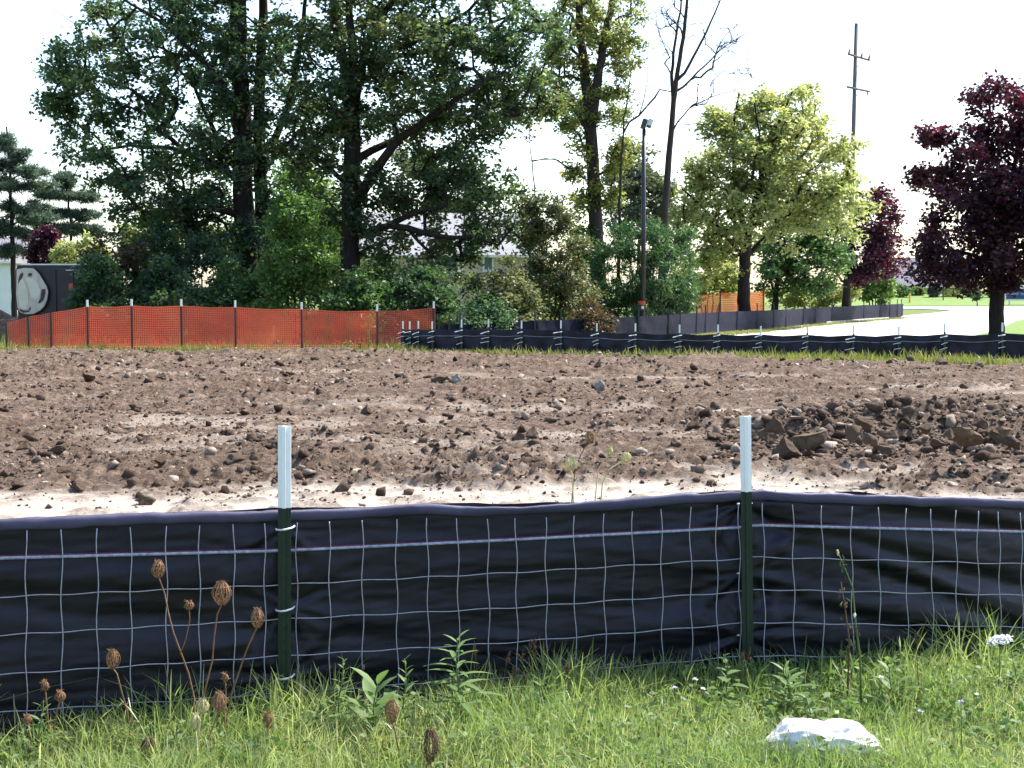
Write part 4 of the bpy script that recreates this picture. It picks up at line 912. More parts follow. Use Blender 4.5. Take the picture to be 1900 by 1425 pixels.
for (tx, tz, k) in tie_pts:
    dx_ = X0 - tx; dz_ = Zw - tz; r_ = np.hypot(dx_, dz_) + 1e-4; th = np.arctan2(dz_, np.abs(dx_))
    disp += k * 0.017 * (np.sin(th * 7 + 2.0 * np.sign(dx_) + tx + r_ * 2) + 0.6 * np.sin(th * 15 + tz * 9)) * np.exp(-r_ / 0.30) * np.clip(r_ / 0.05, 0, 1)
    disp += k * 0.022 * np.exp(-(r_ / 0.07) ** 2)
# long diagonal drape folds
for (fx, fz, sl, k, sp, wv) in [(-2.2, 0.72, -0.13, 0.016, 1.1, 0.05), (1.9, 0.62, -0.30, 0.020, 0.9, 0.045), (2.0, 0.45, -0.42, 0.018, 0.8, 0.05), (-1.6, 0.55, -0.2, 0.012, 1.0, 0.05), (0.2, 0.4, 0.05, 0.010, 1.2, 0.06), (1.75, 0.3, -0.25, 0.014, 0.7, 0.05), (2.3, 0.75, -0.22, 0.014, 0.8, 0.04)]:
    dd_ = (Zw - fz) - sl * (X0 - fx)
    k = k * 1.7
    disp += -k * np.exp(-(dd_ / wv) ** 2) * np.exp(-((X0 - fx) / sp) ** 2) + k * 0.6 * np.exp(-((dd_ - wv * 1.7) / wv) ** 2) * np.exp(-((X0 - fx) / sp) ** 2)
flutter = 0.004 * (fbm(X0 * 3, X0 * 0 + 3, 74) - 0.5) * Zt
Zw2 = Zw + flutter * 6 * sstep(0.9, 1.0, Zt)
YY_ = Yb + 0.02 - disp * 0.8 + np.clip(disp * 0.8 - 0.016, 0, None)
idx = np.arange(NS * NZ).reshape(NZ, NS)
quads = np.stack([idx[:-1, :-1], idx[:-1, 1:], idx[1:, 1:], idx[1:, :-1]], -1).reshape(-1, 4)
np_mesh('fabric', np.stack([X0, YY_, Zw2], -1), quads, M['fabric'], near, smooth=True)
# folded top hem: a loose flattened roll along the top edge
NH = 12
hv = []
for k in range(NH):
    a_ = 2 * math.pi * k / NH
    hw_ = 0.025; dp = 0.013 + 0.006 * (fbm(sx * 2.5, sx * 0, 75) - 0.3)
    cz_ = ptop - 0.026 + 0.016 * (fbm(sx * 5, sx * 0 + 9, 76, 4) - 0.5)
    tw = 0.7 * np.exp(-((sx - 0.08) / 0.28) ** 2)      # the hem flops over beside the middle of the span
    oy = np.cos(a_) * dp; oz = np.sin(a_) * hw_
    yy_ = sy + 0.008 + oy * np.cos(tw) - oz * np.sin(tw) * 1.2 - 0.01 * tw
    zz_ = cz_ + oz * np.cos(tw) + oy * np.sin(tw) + 0.011 * (fbm(sx * 11, sx * 0 + k * 0.7, 78, 4) - 0.5)
    hv.append(np.stack([sx, yy_, zz_], -1))
hv = np.stack(hv, 0); idx = np.arange(NH * NS).reshape(NH, NS); idx2 = np.roll(idx, -1, 0)
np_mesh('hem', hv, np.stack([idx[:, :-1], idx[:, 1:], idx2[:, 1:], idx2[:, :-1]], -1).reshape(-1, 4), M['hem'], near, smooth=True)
# wires
HX = [-500, 0, 528, 950, 1375, 1400, 1900, 2500]
HR = [[1052, 1035, 1021, 1001, 978, 974, 986, 1002], [1128, 1107, 1084, 1062, 1036, 1033, 1046, 1062], [1203, 1178, 1148, 1127, 1097, 1093, 1104, 1118], [1279, 1251, 1216, 1191, 1156, 1154, 1163, 1175], [1352, 1321, 1285, 1255, 1217, 1216, 1221, 1230]]
wx = np.arange(-480, 2480, 18.0)
rg = np.random.default_rng(4)
def wire_pt(px, py, dy=-0.008):
    yy = float(np.interp(px, NFX, NFY)) + 0.014
    return P(px, py, yy) + Vector((0, dy, 0))
for r_i, row in enumerate(HR):
    pts = []
    for px in wx:
        yy_ = float(np.interp(px, HX, row)) + 1.2 * math.sin(px * 0.052 + r_i) * (0 if r_i == 0 else 1)
        pts.append(wire_pt(px, yy_))
    if r_i == 0:
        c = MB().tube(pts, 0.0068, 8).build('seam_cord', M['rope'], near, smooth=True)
        MB().tube([p + Vector((0, 0.002, 0.0095)) for p in pts], 0.0022, 5).build('fringe_line', M['red_fringe'], c)  # added line imitating the red light fringe above the cord
    else:
        MB().tube(pts, 0.0023, 5).build('wire', M['wire'], near, smooth=True)
VX = [-420, -345, -275, -207, -142, -79, -15, 50, 116, 182, 244, 310, 371, 435, 492, 551, 612, 673, 735, 793, 849, 905, 957, 1012, 1065, 1120, 1173, 1226, 1280, 1328, 1370, 1415, 1470, 1524, 1578, 1629, 1680, 1727, 1772, 1812, 1852, 1893, 1936, 1980, 2026, 2074]
for px in VX:
    pts = []; t0 = float(np.interp(px, TOPX, TOPY)) + 24; b0 = float(np.interp(px, HX, HR[4])) + 45
    ph = rg.uniform(0, 6.28)
    for k in range(19):
        py = t0 + (b0 - t0) * k / 18
        pts.append(wire_pt(px + 2.0 * math.sin(k * 0.9 + ph) + (py - t0) * 0.012 * (1 if px > 700 else 0.3), py, -0.0125))
    MB().tube(pts, 0.0023, 5).build('wire', M['wire'], near, smooth=True)
for pp, topy, spl in [(-330, 815, 965), (528, 790, 942), (1383, 772, 912), (2250, 800, 945)]:
    yy = float(np.interp(pp, NFX, NFY)) - 0.028
    base = P(pp + (4 if pp == 1383 else 1), 1400, yy); base.z = 0.05
    top = P(pp, topy, yy)
    post = tpost(near, base, top, zpx(spl, yy), 0.056 if pp == 528 else 0.052, 'post_green', 'post_white')
    for py in TIES[pp]:
        c = P(pp, py, yy); mb = MB(); wv = 0.052 if pp == 528 else 0.02
        if pp == 528 or pp < 0:
            mb.tube([c + Vector((-0.042, 0.03, -0.006)), c + Vector((-0.034, -0.004, -0.004)), c + Vector((-0.01, -0.030, -0.001)), c + Vector((0.012, -0.030, 0.002)), c + Vector((0.034, -0.004, 0.005)), c + Vector((0.038, 0.03, 0.007))], 0.0042, 6)
        else:
            mb.tube([c + Vector((-0.036, 0.015, 0.0)), c + Vector((-0.030, 0.0, 0.003))], 0.004, 6); mb.tube([c + Vector((0.034, 0.015, 0.004)), c + Vector((0.030, 0.0, 0.006))], 0.003, 6)
        mb.build('tie', M['tie'], post, smooth=True)

# ---- far fences
def far_fence(name, label, path, post_px, mat, nz=10, wrinkle=0.03, tip=0.28, tip_h=0.26, ties=True, postw=0.06, post_mat='post_dark', post_up=0.28, seed=0, closed_cord=True):
    """path: (px, Y, height) along the fence"""
    PX = [p[0] for p in path]; PY = [p[1] for p in path]; PH = [p[2] for p in path]
    c0 = P(path[len(path) // 2][0], 600, path[len(path) // 2][1])
    root = thing(name, label, 'fence', (c0.x, c0.y, 0))
    n = 260
    pxs = np.linspace(PX[0], PX[-1], n); yy = np.interp(pxs, PX, PY); xx = (pxs - 950) / F * yy; hh = np.interp(pxs, PX, PH)
    pp_ = np.array(sorted(post_px), float)
    # fabric hangs slightly between posts
    near_d = np.min(np.abs(pxs[:, None] - pp_[None]), axis=1); sag = 0.05 * np.clip(near_d / 45, 0, 1)
    t = np.linspace(0, 1, nz)
    TT, II = np.meshgrid(t, np.arange(n), indexing='ij')
    Xf = xx[II]; Zf = -0.05 + (hh[II] - sag[II] + 0.05) * TT
    dis = wrinkle * (fbm(Xf * 1.2 + Zf * 2, Zf * 4 - Xf * 0.4, 80 + seed) - 0.5) * 2 + wrinkle * 0.8 * np.sin(near_d[II] * 0.22 + TT * 5)
    Yf = yy[II] + dis
    idx = np.arange(n * nz).reshape(nz, n)
    quads = np.stack([idx[:-1, :-1], idx[:-1, 1:], idx[1:, 1:], idx[1:, :-1]], -1).reshape(-1, 4)
    np_mesh('fabric', np.stack([Xf, Yf, Zf], -1), quads, M[mat], root, smooth=True)
    if closed_cord:
        MB().tube([Vector((xx[i], yy[i] - 0.03, hh[i] * 0.72 - sag[i])) for i in range(0, n, 3)], 0.006, 4).build('seam_cord', M['wire'], root)
    rg = np.random.default_rng(seed + 60)
    for p in pp_:
        y_ = float(np.interp(p, PX, PY)) - 0.05; x_ = (p - 950) / F * y_; h_ = float(np.interp(p, PX, PH))
        lean = rg.uniform(-0.03, 0.03)
        ztop = h_ + post_up + rg.uniform(-0.04, 0.04)
        po = MB().box((x_ + lean / 2, y_ - 0.01, (ztop - tip_h) / 2 - 0.1), (postw, postw * 0.6, ztop - tip_h + 0.2), ry=lean / max(ztop, .1)).build('post', M[post_mat], root)
        if tip: MB().box((x_ + lean, y_ - 0.01, ztop - tip_h / 2), (postw * 0.8, postw * 0.66, tip_h - 0.004)).build('white_tip', M['tie'], po)
        if ties:
            for k, f in enumerate((0.9, 0.66, 0.42)):
                z_ = h_ * f + rg.uniform(-0.03, 0.03); sl_ = rg.uniform(0.02, 0.07); ln_ = rg.uniform(0.12, 0.24)
                MB().tube([(x_ - ln_, y_ - 0.05, z_ - sl_), (x_ - 0.03, y_ - 0.06, z_), (x_ + 0.05, y_ - 0.05, z_ + 0.01)], 0.014 if k == 0 else 0.009, 5).build('tie', M['tie'], po)
    return root
far_fence('silt_fence', 'low black silt fence with white post tips along the far side of the field', 
          [(744, 47.6, 0.68), (820, 46.8, 0.74), (1000, 45.5, 0.78), (1160, 44.6, 0.68), (1300, 44, 0.66), (1600, 42.8, 0.66), (1900, 41.6, 0.76), (2100, 41, 0.8), (2400, 40, 0.8)],
          [748, 760, 775, 803, 856, 905, 967, 1040, 1108, 1178, 1262, 1333, 1410, 1496, 1582, 1668, 1754, 1861, 1960, 2060, 2160, 2260, 2360], 'far_fabric', seed=1)
far_fence('silt_fence', 'faded grey silt fence with dark posts curving away behind the first one to the road', 
          [(812, 50.5, 0.82), (900, 51.5, 0.82), (1000, 53, 0.92), (1100, 55.5, 0.96), (1190, 59, 0.98), (1260, 63, 1.0), (1330, 69, 1.02), (1420, 76, 1.02), (1480, 84, 1.02), (1540, 92, 1.05), (1600, 101, 1.1), (1650, 109, 1.1), (1668, 112, 1.1), (1675, 115, 1.1)],
          [814, 833, 853, 889, 922, 955, 993, 1042, 1085, 1135, 1184, 1240, 1262, 1292, 1309, 1333, 1368, 1405, 1435, 1458, 1490, 1512, 1543, 1602, 1632, 1650, 1664, 1672], 'grey_fabric', ties=False, tip=0, tip_h=0.0, seed=2, closed_cord=False, post_up=0.35)
# white-tipped stakes of the overlap, belonging to the grey fence
rt = None
def orange_fence(label, path, post_px, pitch=0.074, strand=0.036, z0=0.04, tips=True, seed=0, mat='orange'):
    PX = [p[0] for p in path]; PY = [p[1] for p in path]; PH = [p[2] for p in path]
    c0 = P(path[len(path) // 2][0], 600, path[len(path) // 2][1])
    root = thing('safety_fence', label, 'fence', (c0.x, c0.y, 0))
    pxs = np.linspace(PX[0], PX[-1], 400); yy = np.interp(pxs, PX, PY); xx = (pxs - 950) / F * yy; hh = np.interp(pxs, PX, PH)
    L = np.concatenate([[0], np.cumsum(np.hypot(np.diff(xx), np.diff(yy)))])
    ncell = int(L[-1] / pitch); pp_ = np.array(sorted(post_px), float); ps = np.interp(pp_, pxs, L)
    def pt(s_, t):
        x_ = np.interp(s_, L, xx); y_ = np.interp(s_, L, yy); h_ = np.interp(s_, L, hh)
        dn = np.min(np.abs(s_[..., None] - ps), axis=-1)
        top = h_ - 0.05 * np.clip(dn / 1.2, 0, 1) + 0.02 * (fbm(s_ * 1.1, s_ * 0, 90 + seed) - 0.5)
        z_ = z0 + (top - z0) * t
        y2 = y_ + 0.06 * (fbm(s_ * 0.9, z_ * 1.5, 91 + seed) - 0.5) * 2
        return np.stack([x_, y2, z_], -1)
    nrow = 18
    gr = nrow * 2 + 1; gc = ncell * 2 + 1
    sp = np.zeros(gc + 1); tp = np.zeros(gr + 1)
    k = np.arange(gc + 1); sp = (k // 2) * pitch + (k % 2) * strand
    kr = np.arange(gr + 1); rp = 1 / (nrow + 0.5); tp = np.minimum((kr // 2) * rp + (kr % 2) * rp * 0.46, 1)
    SS, TT = np.meshgrid(np.minimum(sp, L[-1]), tp)
    V = pt(SS, TT).reshape(-1, 3)
    idx = np.arange((gr + 1) * (gc + 1)).reshape(gr + 1, gc + 1)
    q = np.stack([idx[:-1, :-1], idx[:-1, 1:], idx[1:, 1:], idx[1:, :-1]], -1)
    ii, jj = np.meshgrid(np.arange(gr), np.arange(gc), indexing='ij')
    solid = (ii % 2 == 0) | (jj % 2 == 0)
    np_mesh('mesh_panel', V, q[solid], M[mat], root)
    rg = np.random.default_rng(seed + 5)
    for i, p in enumerate(pp_):
        y_ = float(np.interp(p, PX, PY)) - 0.07; x_ = (p - 950) / F * y_; h_ = float(np.interp(p, PX, PH)); zt = h_ + (0.24 if tips and p > 100 else 0.0)
        po = MB().box((x_, y_, zt / 2 - 0.1), (0.06, 0.04, zt + 0.2 - 0.36 * (p > 100) * tips)).build('post', M['post_dark'], root)
        if tips and p > 100: MB().box((x_, y_, zt - 0.14), (0.062, 0.042, 0.24)).build('white_tip', M['tie'], po)
    return root
orange_fence('long orange plastic mesh safety fence along the left far side of the field',
             [(12, 48.5, 0.93), (60, 48.8, 1.15), (100, 49, 1.27), (163, 49, 1.47), (245, 48.6, 1.5), (337, 48, 1.5), (437, 48, 1.46), (560, 47.8, 1.4), (700, 48.2, 1.33), (730, 48.6, 1.36), (808, 49.4, 1.42)],
             [12, 53, 95, 163, 245, 337, 437, 560, 700, 805])
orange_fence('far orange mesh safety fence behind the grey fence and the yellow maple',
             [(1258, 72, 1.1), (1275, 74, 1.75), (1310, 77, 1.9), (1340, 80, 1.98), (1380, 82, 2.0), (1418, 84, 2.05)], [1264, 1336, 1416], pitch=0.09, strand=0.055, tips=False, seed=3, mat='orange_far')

# grass along the far fences and field edge
rg = np.random.default_rng(19)
def strip(name, label, pxa, pxb, fY, back, front, n, hmin, hmax, wd, mat='far_grass'):
    px = rg.uniform(pxa, pxb, n); yb_ = fY(px) + back; yf_ = far_edge((px - 950) / F) + front
    y = yf_ + (yb_ - yf_) * rg.uniform(0, 1, n) ** 1.1; x = (px - 950) / F * y
    cl = np.clip(fbm(x * 0.5, y * 1.2, 33) * 2 - 0.35, 0.25, 1.4)
    h = rg.uniform(hmin, hmax, n) * cl
    keep = rg.uniform(size=n) < np.clip(fbm(x * 0.9, y * 1.5, 36) * 3 - 0.7, 0.2, 1)
    x, y, h = x[keep], y[keep], h[keep]
    grass(name, np.stack([x, y, np.full(len(x), -0.03)], -1), h, rg.uniform(wd * 0.6, wd * 1.3, len(x)), mat, rg, label, 0.45)
f1 = lambda p: np.interp(p, [744, 1000, 1300, 1900, 2400], [47.6, 45.5, 44, 41.6, 40])
f0 = lambda p: np.interp(p, [-300, 12, 163, 560, 808], [48.5, 48.5, 49, 47.8, 49.4])
strip('field_edge_grass', 'pale green grass strip between the bare field and the far black fence', 730, 2250, f1, -0.05, -0.6, 11000, 0.14, 0.40, 0.035)
strip('field_edge_grass', 'thin grass strip along the foot of the orange fence', -250, 760, f0, -0.1, -0.2, 9000, 0.1, 0.36, 0.03)
px = rg.uniform(-500, 830, 5000); y = rg.uniform(49.5, 75, 5000); x = (px - 950) / F * y
grass('rough_grass', np.stack([x, y, np.full(5000, -0.02)], -1), rg.uniform(0.15, 0.5, 5000), np.full(5000, 0.035), 'far_grass', rg, 'rough sunlit grass behind the orange fence', 0.4)
px = rg.uniform(1250, 1680, 6000); y = np.interp(px, [1250, 1420, 1540, 1680], [62, 75, 91, 113]) + rg.uniform(-5.5, -0.2, 6000); x = (px - 950) / F * y
grass('verge_grass', np.stack([x, y, np.full(6000, -0.01)], -1), rg.uniform(0.06, 0.16, 6000), np.full(6000, 0.04), 'far_grass', rg, 'mown grass verge between the grey fence and the road kerb', 0.4)

# ------------------------------------------------------------------ poles
p0 = G(1193, 622); Yp = p0.y
lp = thing('light_pole', 'slim dark light pole with two box floodlights, in front of the willow shrub', 'light pole', p0)
ptop_ = P(1195, 240, Yp)
MB().tube([p0 + Vector((0, 0, 0.45)), p0.lerp(ptop_, 0.5), ptop_], [0.125, 0.11, 0.085], 10).build('pole', M['pole'], lp, smooth=True)
MB().tube([p0, p0 + Vector((0, 0, 0.45))], [0.26, 0.26], 14).build('concrete_base', M['kerb'], lp)
ring = P(1191, 562, Yp); MB().tube([ring + Vector((0, 0, -0.09)), ring + Vector((0, 0, 0.09))], [0.175, 0.175], 12).build('orange_band', M['orange_paint'], lp)
MB().tube([ring + Vector((0.02, -0.12, -0.28)), ring + Vector((0.02, -0.12, -0.14))], [0.06, 0.06], 8).build('tag', M['tie'], lp)
c = P(1195, 230, Yp)
h1 = MB().box(c, (0.22, 0.5, 0.42), ry=0.3).build('floodlight', M['pole'], lp)
h2 = MB().box(c + Vector((0.26, 0.02, 0.02)), (0.20, 0.42, 0.36), ry=0.3).build('floodlight', M['pole'], lp)
MB().box(c + Vector((0.27, -0.20, 0.04)), (0.2, 0.03, 0.26), ry=0.3).build('lens', M['glass_lamp'], h2)
MB().tube([ptop_ + Vector((0, 0, -0.05)), c], [0.07, 0.06], 8).build('bracket', M['pole'], lp)

Yu = 120.0
ub = Vector((P(1574, 600, Yu).x, Yu, 0)); ut = P(1589, 45, Yu)
up_ = thing('utility_pole', 'weathered wooden utility pole with two crossarms above the yellow maple', 'utility pole', ub)
MB().tube([ub, ub.lerp(ut, 0.5), ut], [0.24, 0.2, 0.16], 10).build('pole', M['wood_pole'], up_, smooth=True)
MB().tube([ut, ut + Vector((0, 0, 0.12))], [0.17, 0.12], 10).build('cap', M['trim_white'], up_)
def arm(y1, x1, y2, x2, name='crossarm'):
    a_, b_ = P(x1, y1, Yu - 0.3), P(x2, y2, Yu - 0.3); d = b_ - a_
    return MB().tube([a_, b_], [0.09, 0.09], 4).build(name, M['wood_pole'], up_), a_, b_
a1, A1, B1 = arm(100, 1573, 112, 1614)
a2, A2, B2 = arm(161, 1571, 170, 1614)
for f in (0.05, 0.62, 0.95):
    q = A1.lerp(B1, f); MB().tube([q, q + Vector((0.02, 0, 0.16)), q + Vector((0.04, 0, 0.3)), q + Vector((0.05, 0, 0.42))], [0.05, 0.09, 0.07, 0.04], 8).build('insulator', M['wood_pole'], a1)
MB().tube([A1.lerp(B1, 0.68), P(1590, 125, Yu - 0.2)], 0.03, 5).build('brace', M['wood_pole'], up_)
MB().tube([A2.lerp(B2, 0.62), P(1588, 180, Yu - 0.2)], 0.025, 5).build('brace', M['wood_pole'], up_)
q = A2.lerp(B2, 0.9); MB().tube([q, q + Vector((0, 0, -0.35))], [0.05, 0.06], 6).build('insulator', M['wood_pole'], a2)
wa, wb = P(1584, 247, Yu), P(2300, 262, Yu - 20)
pts = [wa.lerp(wb, k / 20) - Vector((0, 0, 0.6 * math.sin(math.pi * k / 20))) for k in range(21)]
tag(MB().tube(pts, 0.010, 4).build('cable', M['wood_pole'], loc=wa), 'thin overhead cable running right from the utility pole', 'cable')

# ------------------------------------------------------------------ black container with the cream oval
Yc = 58.0
cl_, cr_ = P(32, 600, Yc).x, P(215, 600, Yc + 1.2).x
ztop = P(30, 492, Yc).z
cb = thing('container', 'black metal container with a big cream oval patch, behind the orange fence', 'container', ((cl_ + cr_) / 2, Yc + 1.3, 0))
mb = MB(); mb.box(((cl_ + cr_) / 2, Yc + 1.3, (ztop + 0.25) / 2), (cr_ - cl_, 2.4, ztop - 0.25)); mb.build('body', M['black_paint'], cb)
MB().box(((cl_ + cr_) / 2 + 0.12, Yc + 1.3, ztop + 0.03), (cr_ - cl_ - 0.12, 2.5, 0.055)).build('roof_edge', M['trim_white'], cb)
MB().box(((cl_ + cr_) / 2 + 0.9, Yc + 0.085, ztop - 0.2), (cr_ - cl_ - 2.2, 0.03, 0.03)).build('side_rail', M['trim_white'], cb)
for k in range(4):
    MB().box((cl_ + 1.55 + k * 0.72, Yc + 0.075, ztop / 2), (0.07, 0.06, ztop - 0.4)).build('rib', M['black_paint'], cb)
MB().box((P(131, 530, Yc).x, Yc + 0.04, P(131, 531, Yc).z), (0.16, 0.06, 0.22)).build('side_lamp', M['orange_paint'], cb)
# oval panel: outline in photo pixels, real thickness, in front of the box
outl = [(31, 500), (45, 497), (62, 498), (72, 508), (80, 521), (86, 531), (89, 541), (87, 556), (82, 568), (74, 576), (62, 582), (48, 583), (38, 580), (32, 570), (30, 545)]
def plate(pts, Yf, th, mat, parent, name):
    mb = MB(); n = len(pts)
    fr = [P(a_, b_, Yf) for a_, b_ in pts]
    bk = [v + Vector((0, th, 0)) for v in fr]
    mb.add(fr + bk, [tuple(range(n)), tuple(range(2 * n - 1, n - 1, -1))] + [(i, i + n, (i + 1) % n + n, (i + 1) % n) for i in range(n)])
    return mb.build(name, M[mat], parent)
cxo, cyo = 58, 540
rim = plate([(cxo + (a_ - cxo) * 1.06, cyo + (b_ - cyo) * 1.05) for a_, b_ in outl], Yc - 0.06, 0.16, 'black_paint', cb, 'oval_rim')
ov = plate(outl, Yc - 0.09, 0.1, 'cream', cb, 'oval_patch')
plate([(36, 520), (42, 518), (48, 530), (52, 545), (53, 560), (50, 573), (42, 574), (36, 568), (33, 545)], Yc - 0.105, 0.05, 'cream_light', ov, 'left_swirl')
plate([(47, 516), (54, 515), (64, 519), (71, 528), (75, 540), (73, 551), (66, 556), (58, 552), (54, 538), (51, 526)], Yc - 0.105, 0.05, 'cream_light', ov, 'right_swirl')
plate([(37, 509), (42, 505), (43, 511), (37, 521), (34, 526), (34, 518)], Yc - 0.11, 0.05, 'brown_mark', ov, 'brown_mark')
plate([(52, 508), (57, 506), (60, 509), (57, 513), (52, 513)], Yc - 0.11, 0.05, 'brown_mark', ov, 'brown_mark')
plate([(77, 537), (84, 536), (84, 545), (80, 557), (73, 563), (70, 562), (75, 553)], Yc - 0.11, 0.05, 'brown_mark', ov, 'brown_mark')
plate([(36, 573), (44, 576), (52, 576), (56, 569), (57, 572), (53, 579), (42, 580), (37, 577)], Yc - 0.11, 0.05, 'brown_mark', ov, 'brown_mark')

# mound of earth at the left edge
n1 = 40
uu, vv = np.meshgrid(np.linspace(-1, 1, n1), np.linspace(-1, 1, n1))
mx_, my_ = P(-15, 600, 64).x, 64.0
mz = 1.25 * np.clip(1 - np.sqrt(uu ** 2 + vv ** 2), 0, 1) ** 0.8 * (0.75 + 0.5 * fbm(uu * 4 + 9, vv * 4 + 9, 95)) - 0.04
idx = np.arange(n1 * n1).reshape(n1, n1)
md = np_mesh('earth_mound', np.stack([mx_ + uu * 2.6, my_ + vv * 2.2, mz], -1), np.stack([idx[:-1, :-1], idx[:-1, 1:], idx[1:, 1:], idx[1:, :-1]], -1).reshape(-1, 4), M['soil'], loc=(mx_, my_, 0))
tag(md, 'brown heap of earth at the left edge beside the black container', 'earth heap')

# ------------------------------------------------------------------ buildings
def house(name, label, xl, xr, Y, depth, eave, ridge, wall, roof, wins, over=0.4, hip=0.0):
    root = thing(name, label, 'house', ((xl + xr) / 2, Y + depth / 2, 0))
    zb_ = float(base_z(xl, Y)) - 0.2
    mb = MB(); mb.box(((xl + xr) / 2, Y + depth / 2, (zb_ + eave) / 2), (xr - xl, depth, eave - zb_))
    ym = Y + depth / 2
    if hip == 0:
        for x_ in (xl, xr):
            d_ = 0.1 if x_ == xl else -0.1
            mb.add([(x_, Y, eave), (x_, Y + depth, eave), (x_, ym, ridge - 0.1), (x_ + d_, Y, eave), (x_ + d_, Y + depth, eave), (x_ + d_, ym, ridge - 0.1)], [(0, 1, 2), (5, 4, 3), (0, 3, 4, 1), (1, 4, 5, 2), (2, 5, 3, 0)])
    mb.build('wall', M[wall], root)
    e = over; th = 0.14
    rl, rr_ = xl - e, xr + e
    hl, hr = rl + hip, rr_ - hip
    zs = eave - (ridge - eave) * e / (depth / 2) + 0.05
    v = [(rl, Y - e, zs), (rr_, Y - e, zs), (hr, ym, ridge), (hl, ym, ridge), (rl, Y + depth + e, zs), (rr_, Y + depth + e, zs)]
    v2 = [(a_, b_, c_ - th) for a_, b_, c_ in v]
    mb = MB().add(v + v2, [(0, 1, 2, 3), (5, 4, 3, 2), (6, 9, 8, 7), (11, 8, 9, 10), (0, 6, 7, 1), (4, 5, 11, 10), (0, 3, 4), (1, 5, 2), (0, 4, 10, 6), (1, 7, 11, 5)])
    rf = mb.build('roof', M[roof], root)
    MB().tube([Vector(v[0]) + Vector((0, -0.03, 0.06)), Vector(v[3]) + Vector((0, -0.03, 0.06))], 0.1, 4).build('rake_board', M['trim_white'], rf)
    MB().box(((rl + rr_) / 2, Y - e - 0.05, zs - 0.06), (rr_ - rl, 0.08, 0.18)).build('gutter', M['trim_white'], rf)
    for (wx_, wz_, ww, wh) in wins:
        f = MB().box((wx_, Y - 0.03, wz_), (ww + 0.24, 0.08, wh + 0.24)).build('window', M['trim_white'], root)
        MB().box((wx_, Y - 0.06, wz_), (ww, 0.06, wh)).build('pane', M['glass'], f)
        MB().box((wx_, Y - 0.10, wz_ - wh / 2 - 0.14), (ww + 0.34, 0.14, 0.07)).build('sill', M['trim_white'], f)
    return root
Yh = 96.0
xl, xr = P(655, 500, Yh).x, P(985, 500, Yh).x
house('house', 'tan house with a pale grey roof glimpsed through the central oak', xl, xr, Yh, 9, P(700, 468, Yh).z, P(700, 395, Yh + 4.5).z, 'wall_tan', 'roof_pale',
      [(P(718, 490, Yh).x, P(718, 490, Yh).z, 0.9, 1.2), (P(835, 492, Yh).x, P(835, 492, Yh).z, 1.0, 1.2), (P(906, 485, Yh).x, P(906, 485, Yh).z, 0.5, 1.1)])
Yg = 118.0
gx0, gx1 = P(-260, 500, Yg).x, P(21, 500, Yg).x
house('shed', 'white building at the far left edge behind the pines', gx0, gx1, Yg, 8, P(0, 482, Yg).z, P(0, 440, Yg + 4).z, 'wall_white', 'roof_grey', [(P(-60, 510, Yg).x, P(-60, 515, Yg).z, 1.2, 1.2)])
Yr = 262.0
house('house', 'distant house with a grey roof right of the small purple maple', P(1660, 500, Yr).x, P(1790, 500, Yr).x, Yr, 12, P(1660, 530, Yr).z, P(1660, 478, Yr + 6).z, 'wall_tan', 'roof_grey',
      [(P(1740, 540, Yr).x, P(1740, 537, Yr).z, 1.4, 1.2)], hip=2.6)

# far shrubs on the lawn bank
def far_bush(label, px, top, bot, wpx, Y, mat, seed, n=26, k=40, cat='shrub', name='shrub'):
    z0 = float(base_z(0, Y)); c0 = P(px, bot, Y)
    rg = np.random.default_rng(seed)
    root = thing(name, label, cat, (c0.x, Y, z0))
    m = n * k; d = rg.normal(size=(m, 3)); d /= np.linalg.norm(d, axis=1, keepdims=True); r = rg.uniform(0.4, 1, (m, 1)) ** 0.5
    zt = P(px, top, Y).z; hz = (zt - z0) / 2; rx_ = wpx / 2 * Y / F
    lump = 0.75 + 0.5 * vn(d[:, 0] * 2.5 + seed, d[:, 2] * 2.5 + d[:, 1], seed)[:, None]
    C = np.array([c0.x, Y, z0 + hz]) + d * r * lump * np.array([rx_, rx_ * 0.8, hz])
    V, Fc = leaf_arrays(C, 0.42, 0.3, rg, 0.1, 0.4)
    MB().tube([(c0.x, Y, z0 - 0.1), (c0.x + 0.1, Y, z0 + hz)], [0.12, 0.06], 5).build('stem', M['bark'], root)
    np_mesh('foliage', V, Fc, M[mat], root)
far_bush('low dark hedge under the distant grey roof', 1668, 526, 552, 50, 250, 'green', 71)
far_bush('bluish conifer on the far lawn left of the thin dark post', 1732, 525, 552, 22, 250, 'pine', 72)
far_bush('yellowing bush on the far lawn behind the thin dark post', 1768, 518, 553, 44, 252, 'yellow', 73)
far_bush('dark bush on the far lawn left of the big purple maple trunk', 1800, 525, 556, 40, 250, 'dark', 74)
far_bush('dark bush on the far lawn right behind the big purple maple trunk', 1846, 530, 560, 36, 248, 'dark', 75)
far_bush('dark bush below the blue sign', 1890, 548, 566, 60, 246, 'dark', 76)
far_bush('green bush on the far lawn above the end of the grey fence', 1700, 532, 552, 30, 256, 'bright', 77)
far_bush('pale bush behind the blue sign', 1920, 505, 560, 90, 262, 'hazy', 78)
tree('young_tree', 'tiny young tree standing at the far edge of the road', 'tree', 216, [([(1813, 572), (1813, 560), (1813, 548)], 0.09, 0.05)], [(1813, 552, 9, 9, .7), (1815, 545, 6, 5, .4)], 14, 26, 0.4, 0.26, 'dark', seed=79, spread=0.45, rtip=0.02, twigs=1)
b_ = Vector((P(1750, 560, 240).x, 240, float(base_z(0, 240)))); t_ = P(1750, 515, 240)
mp_ = thing('marker_post', 'thin dark post standing on the far lawn', 'post', b_)
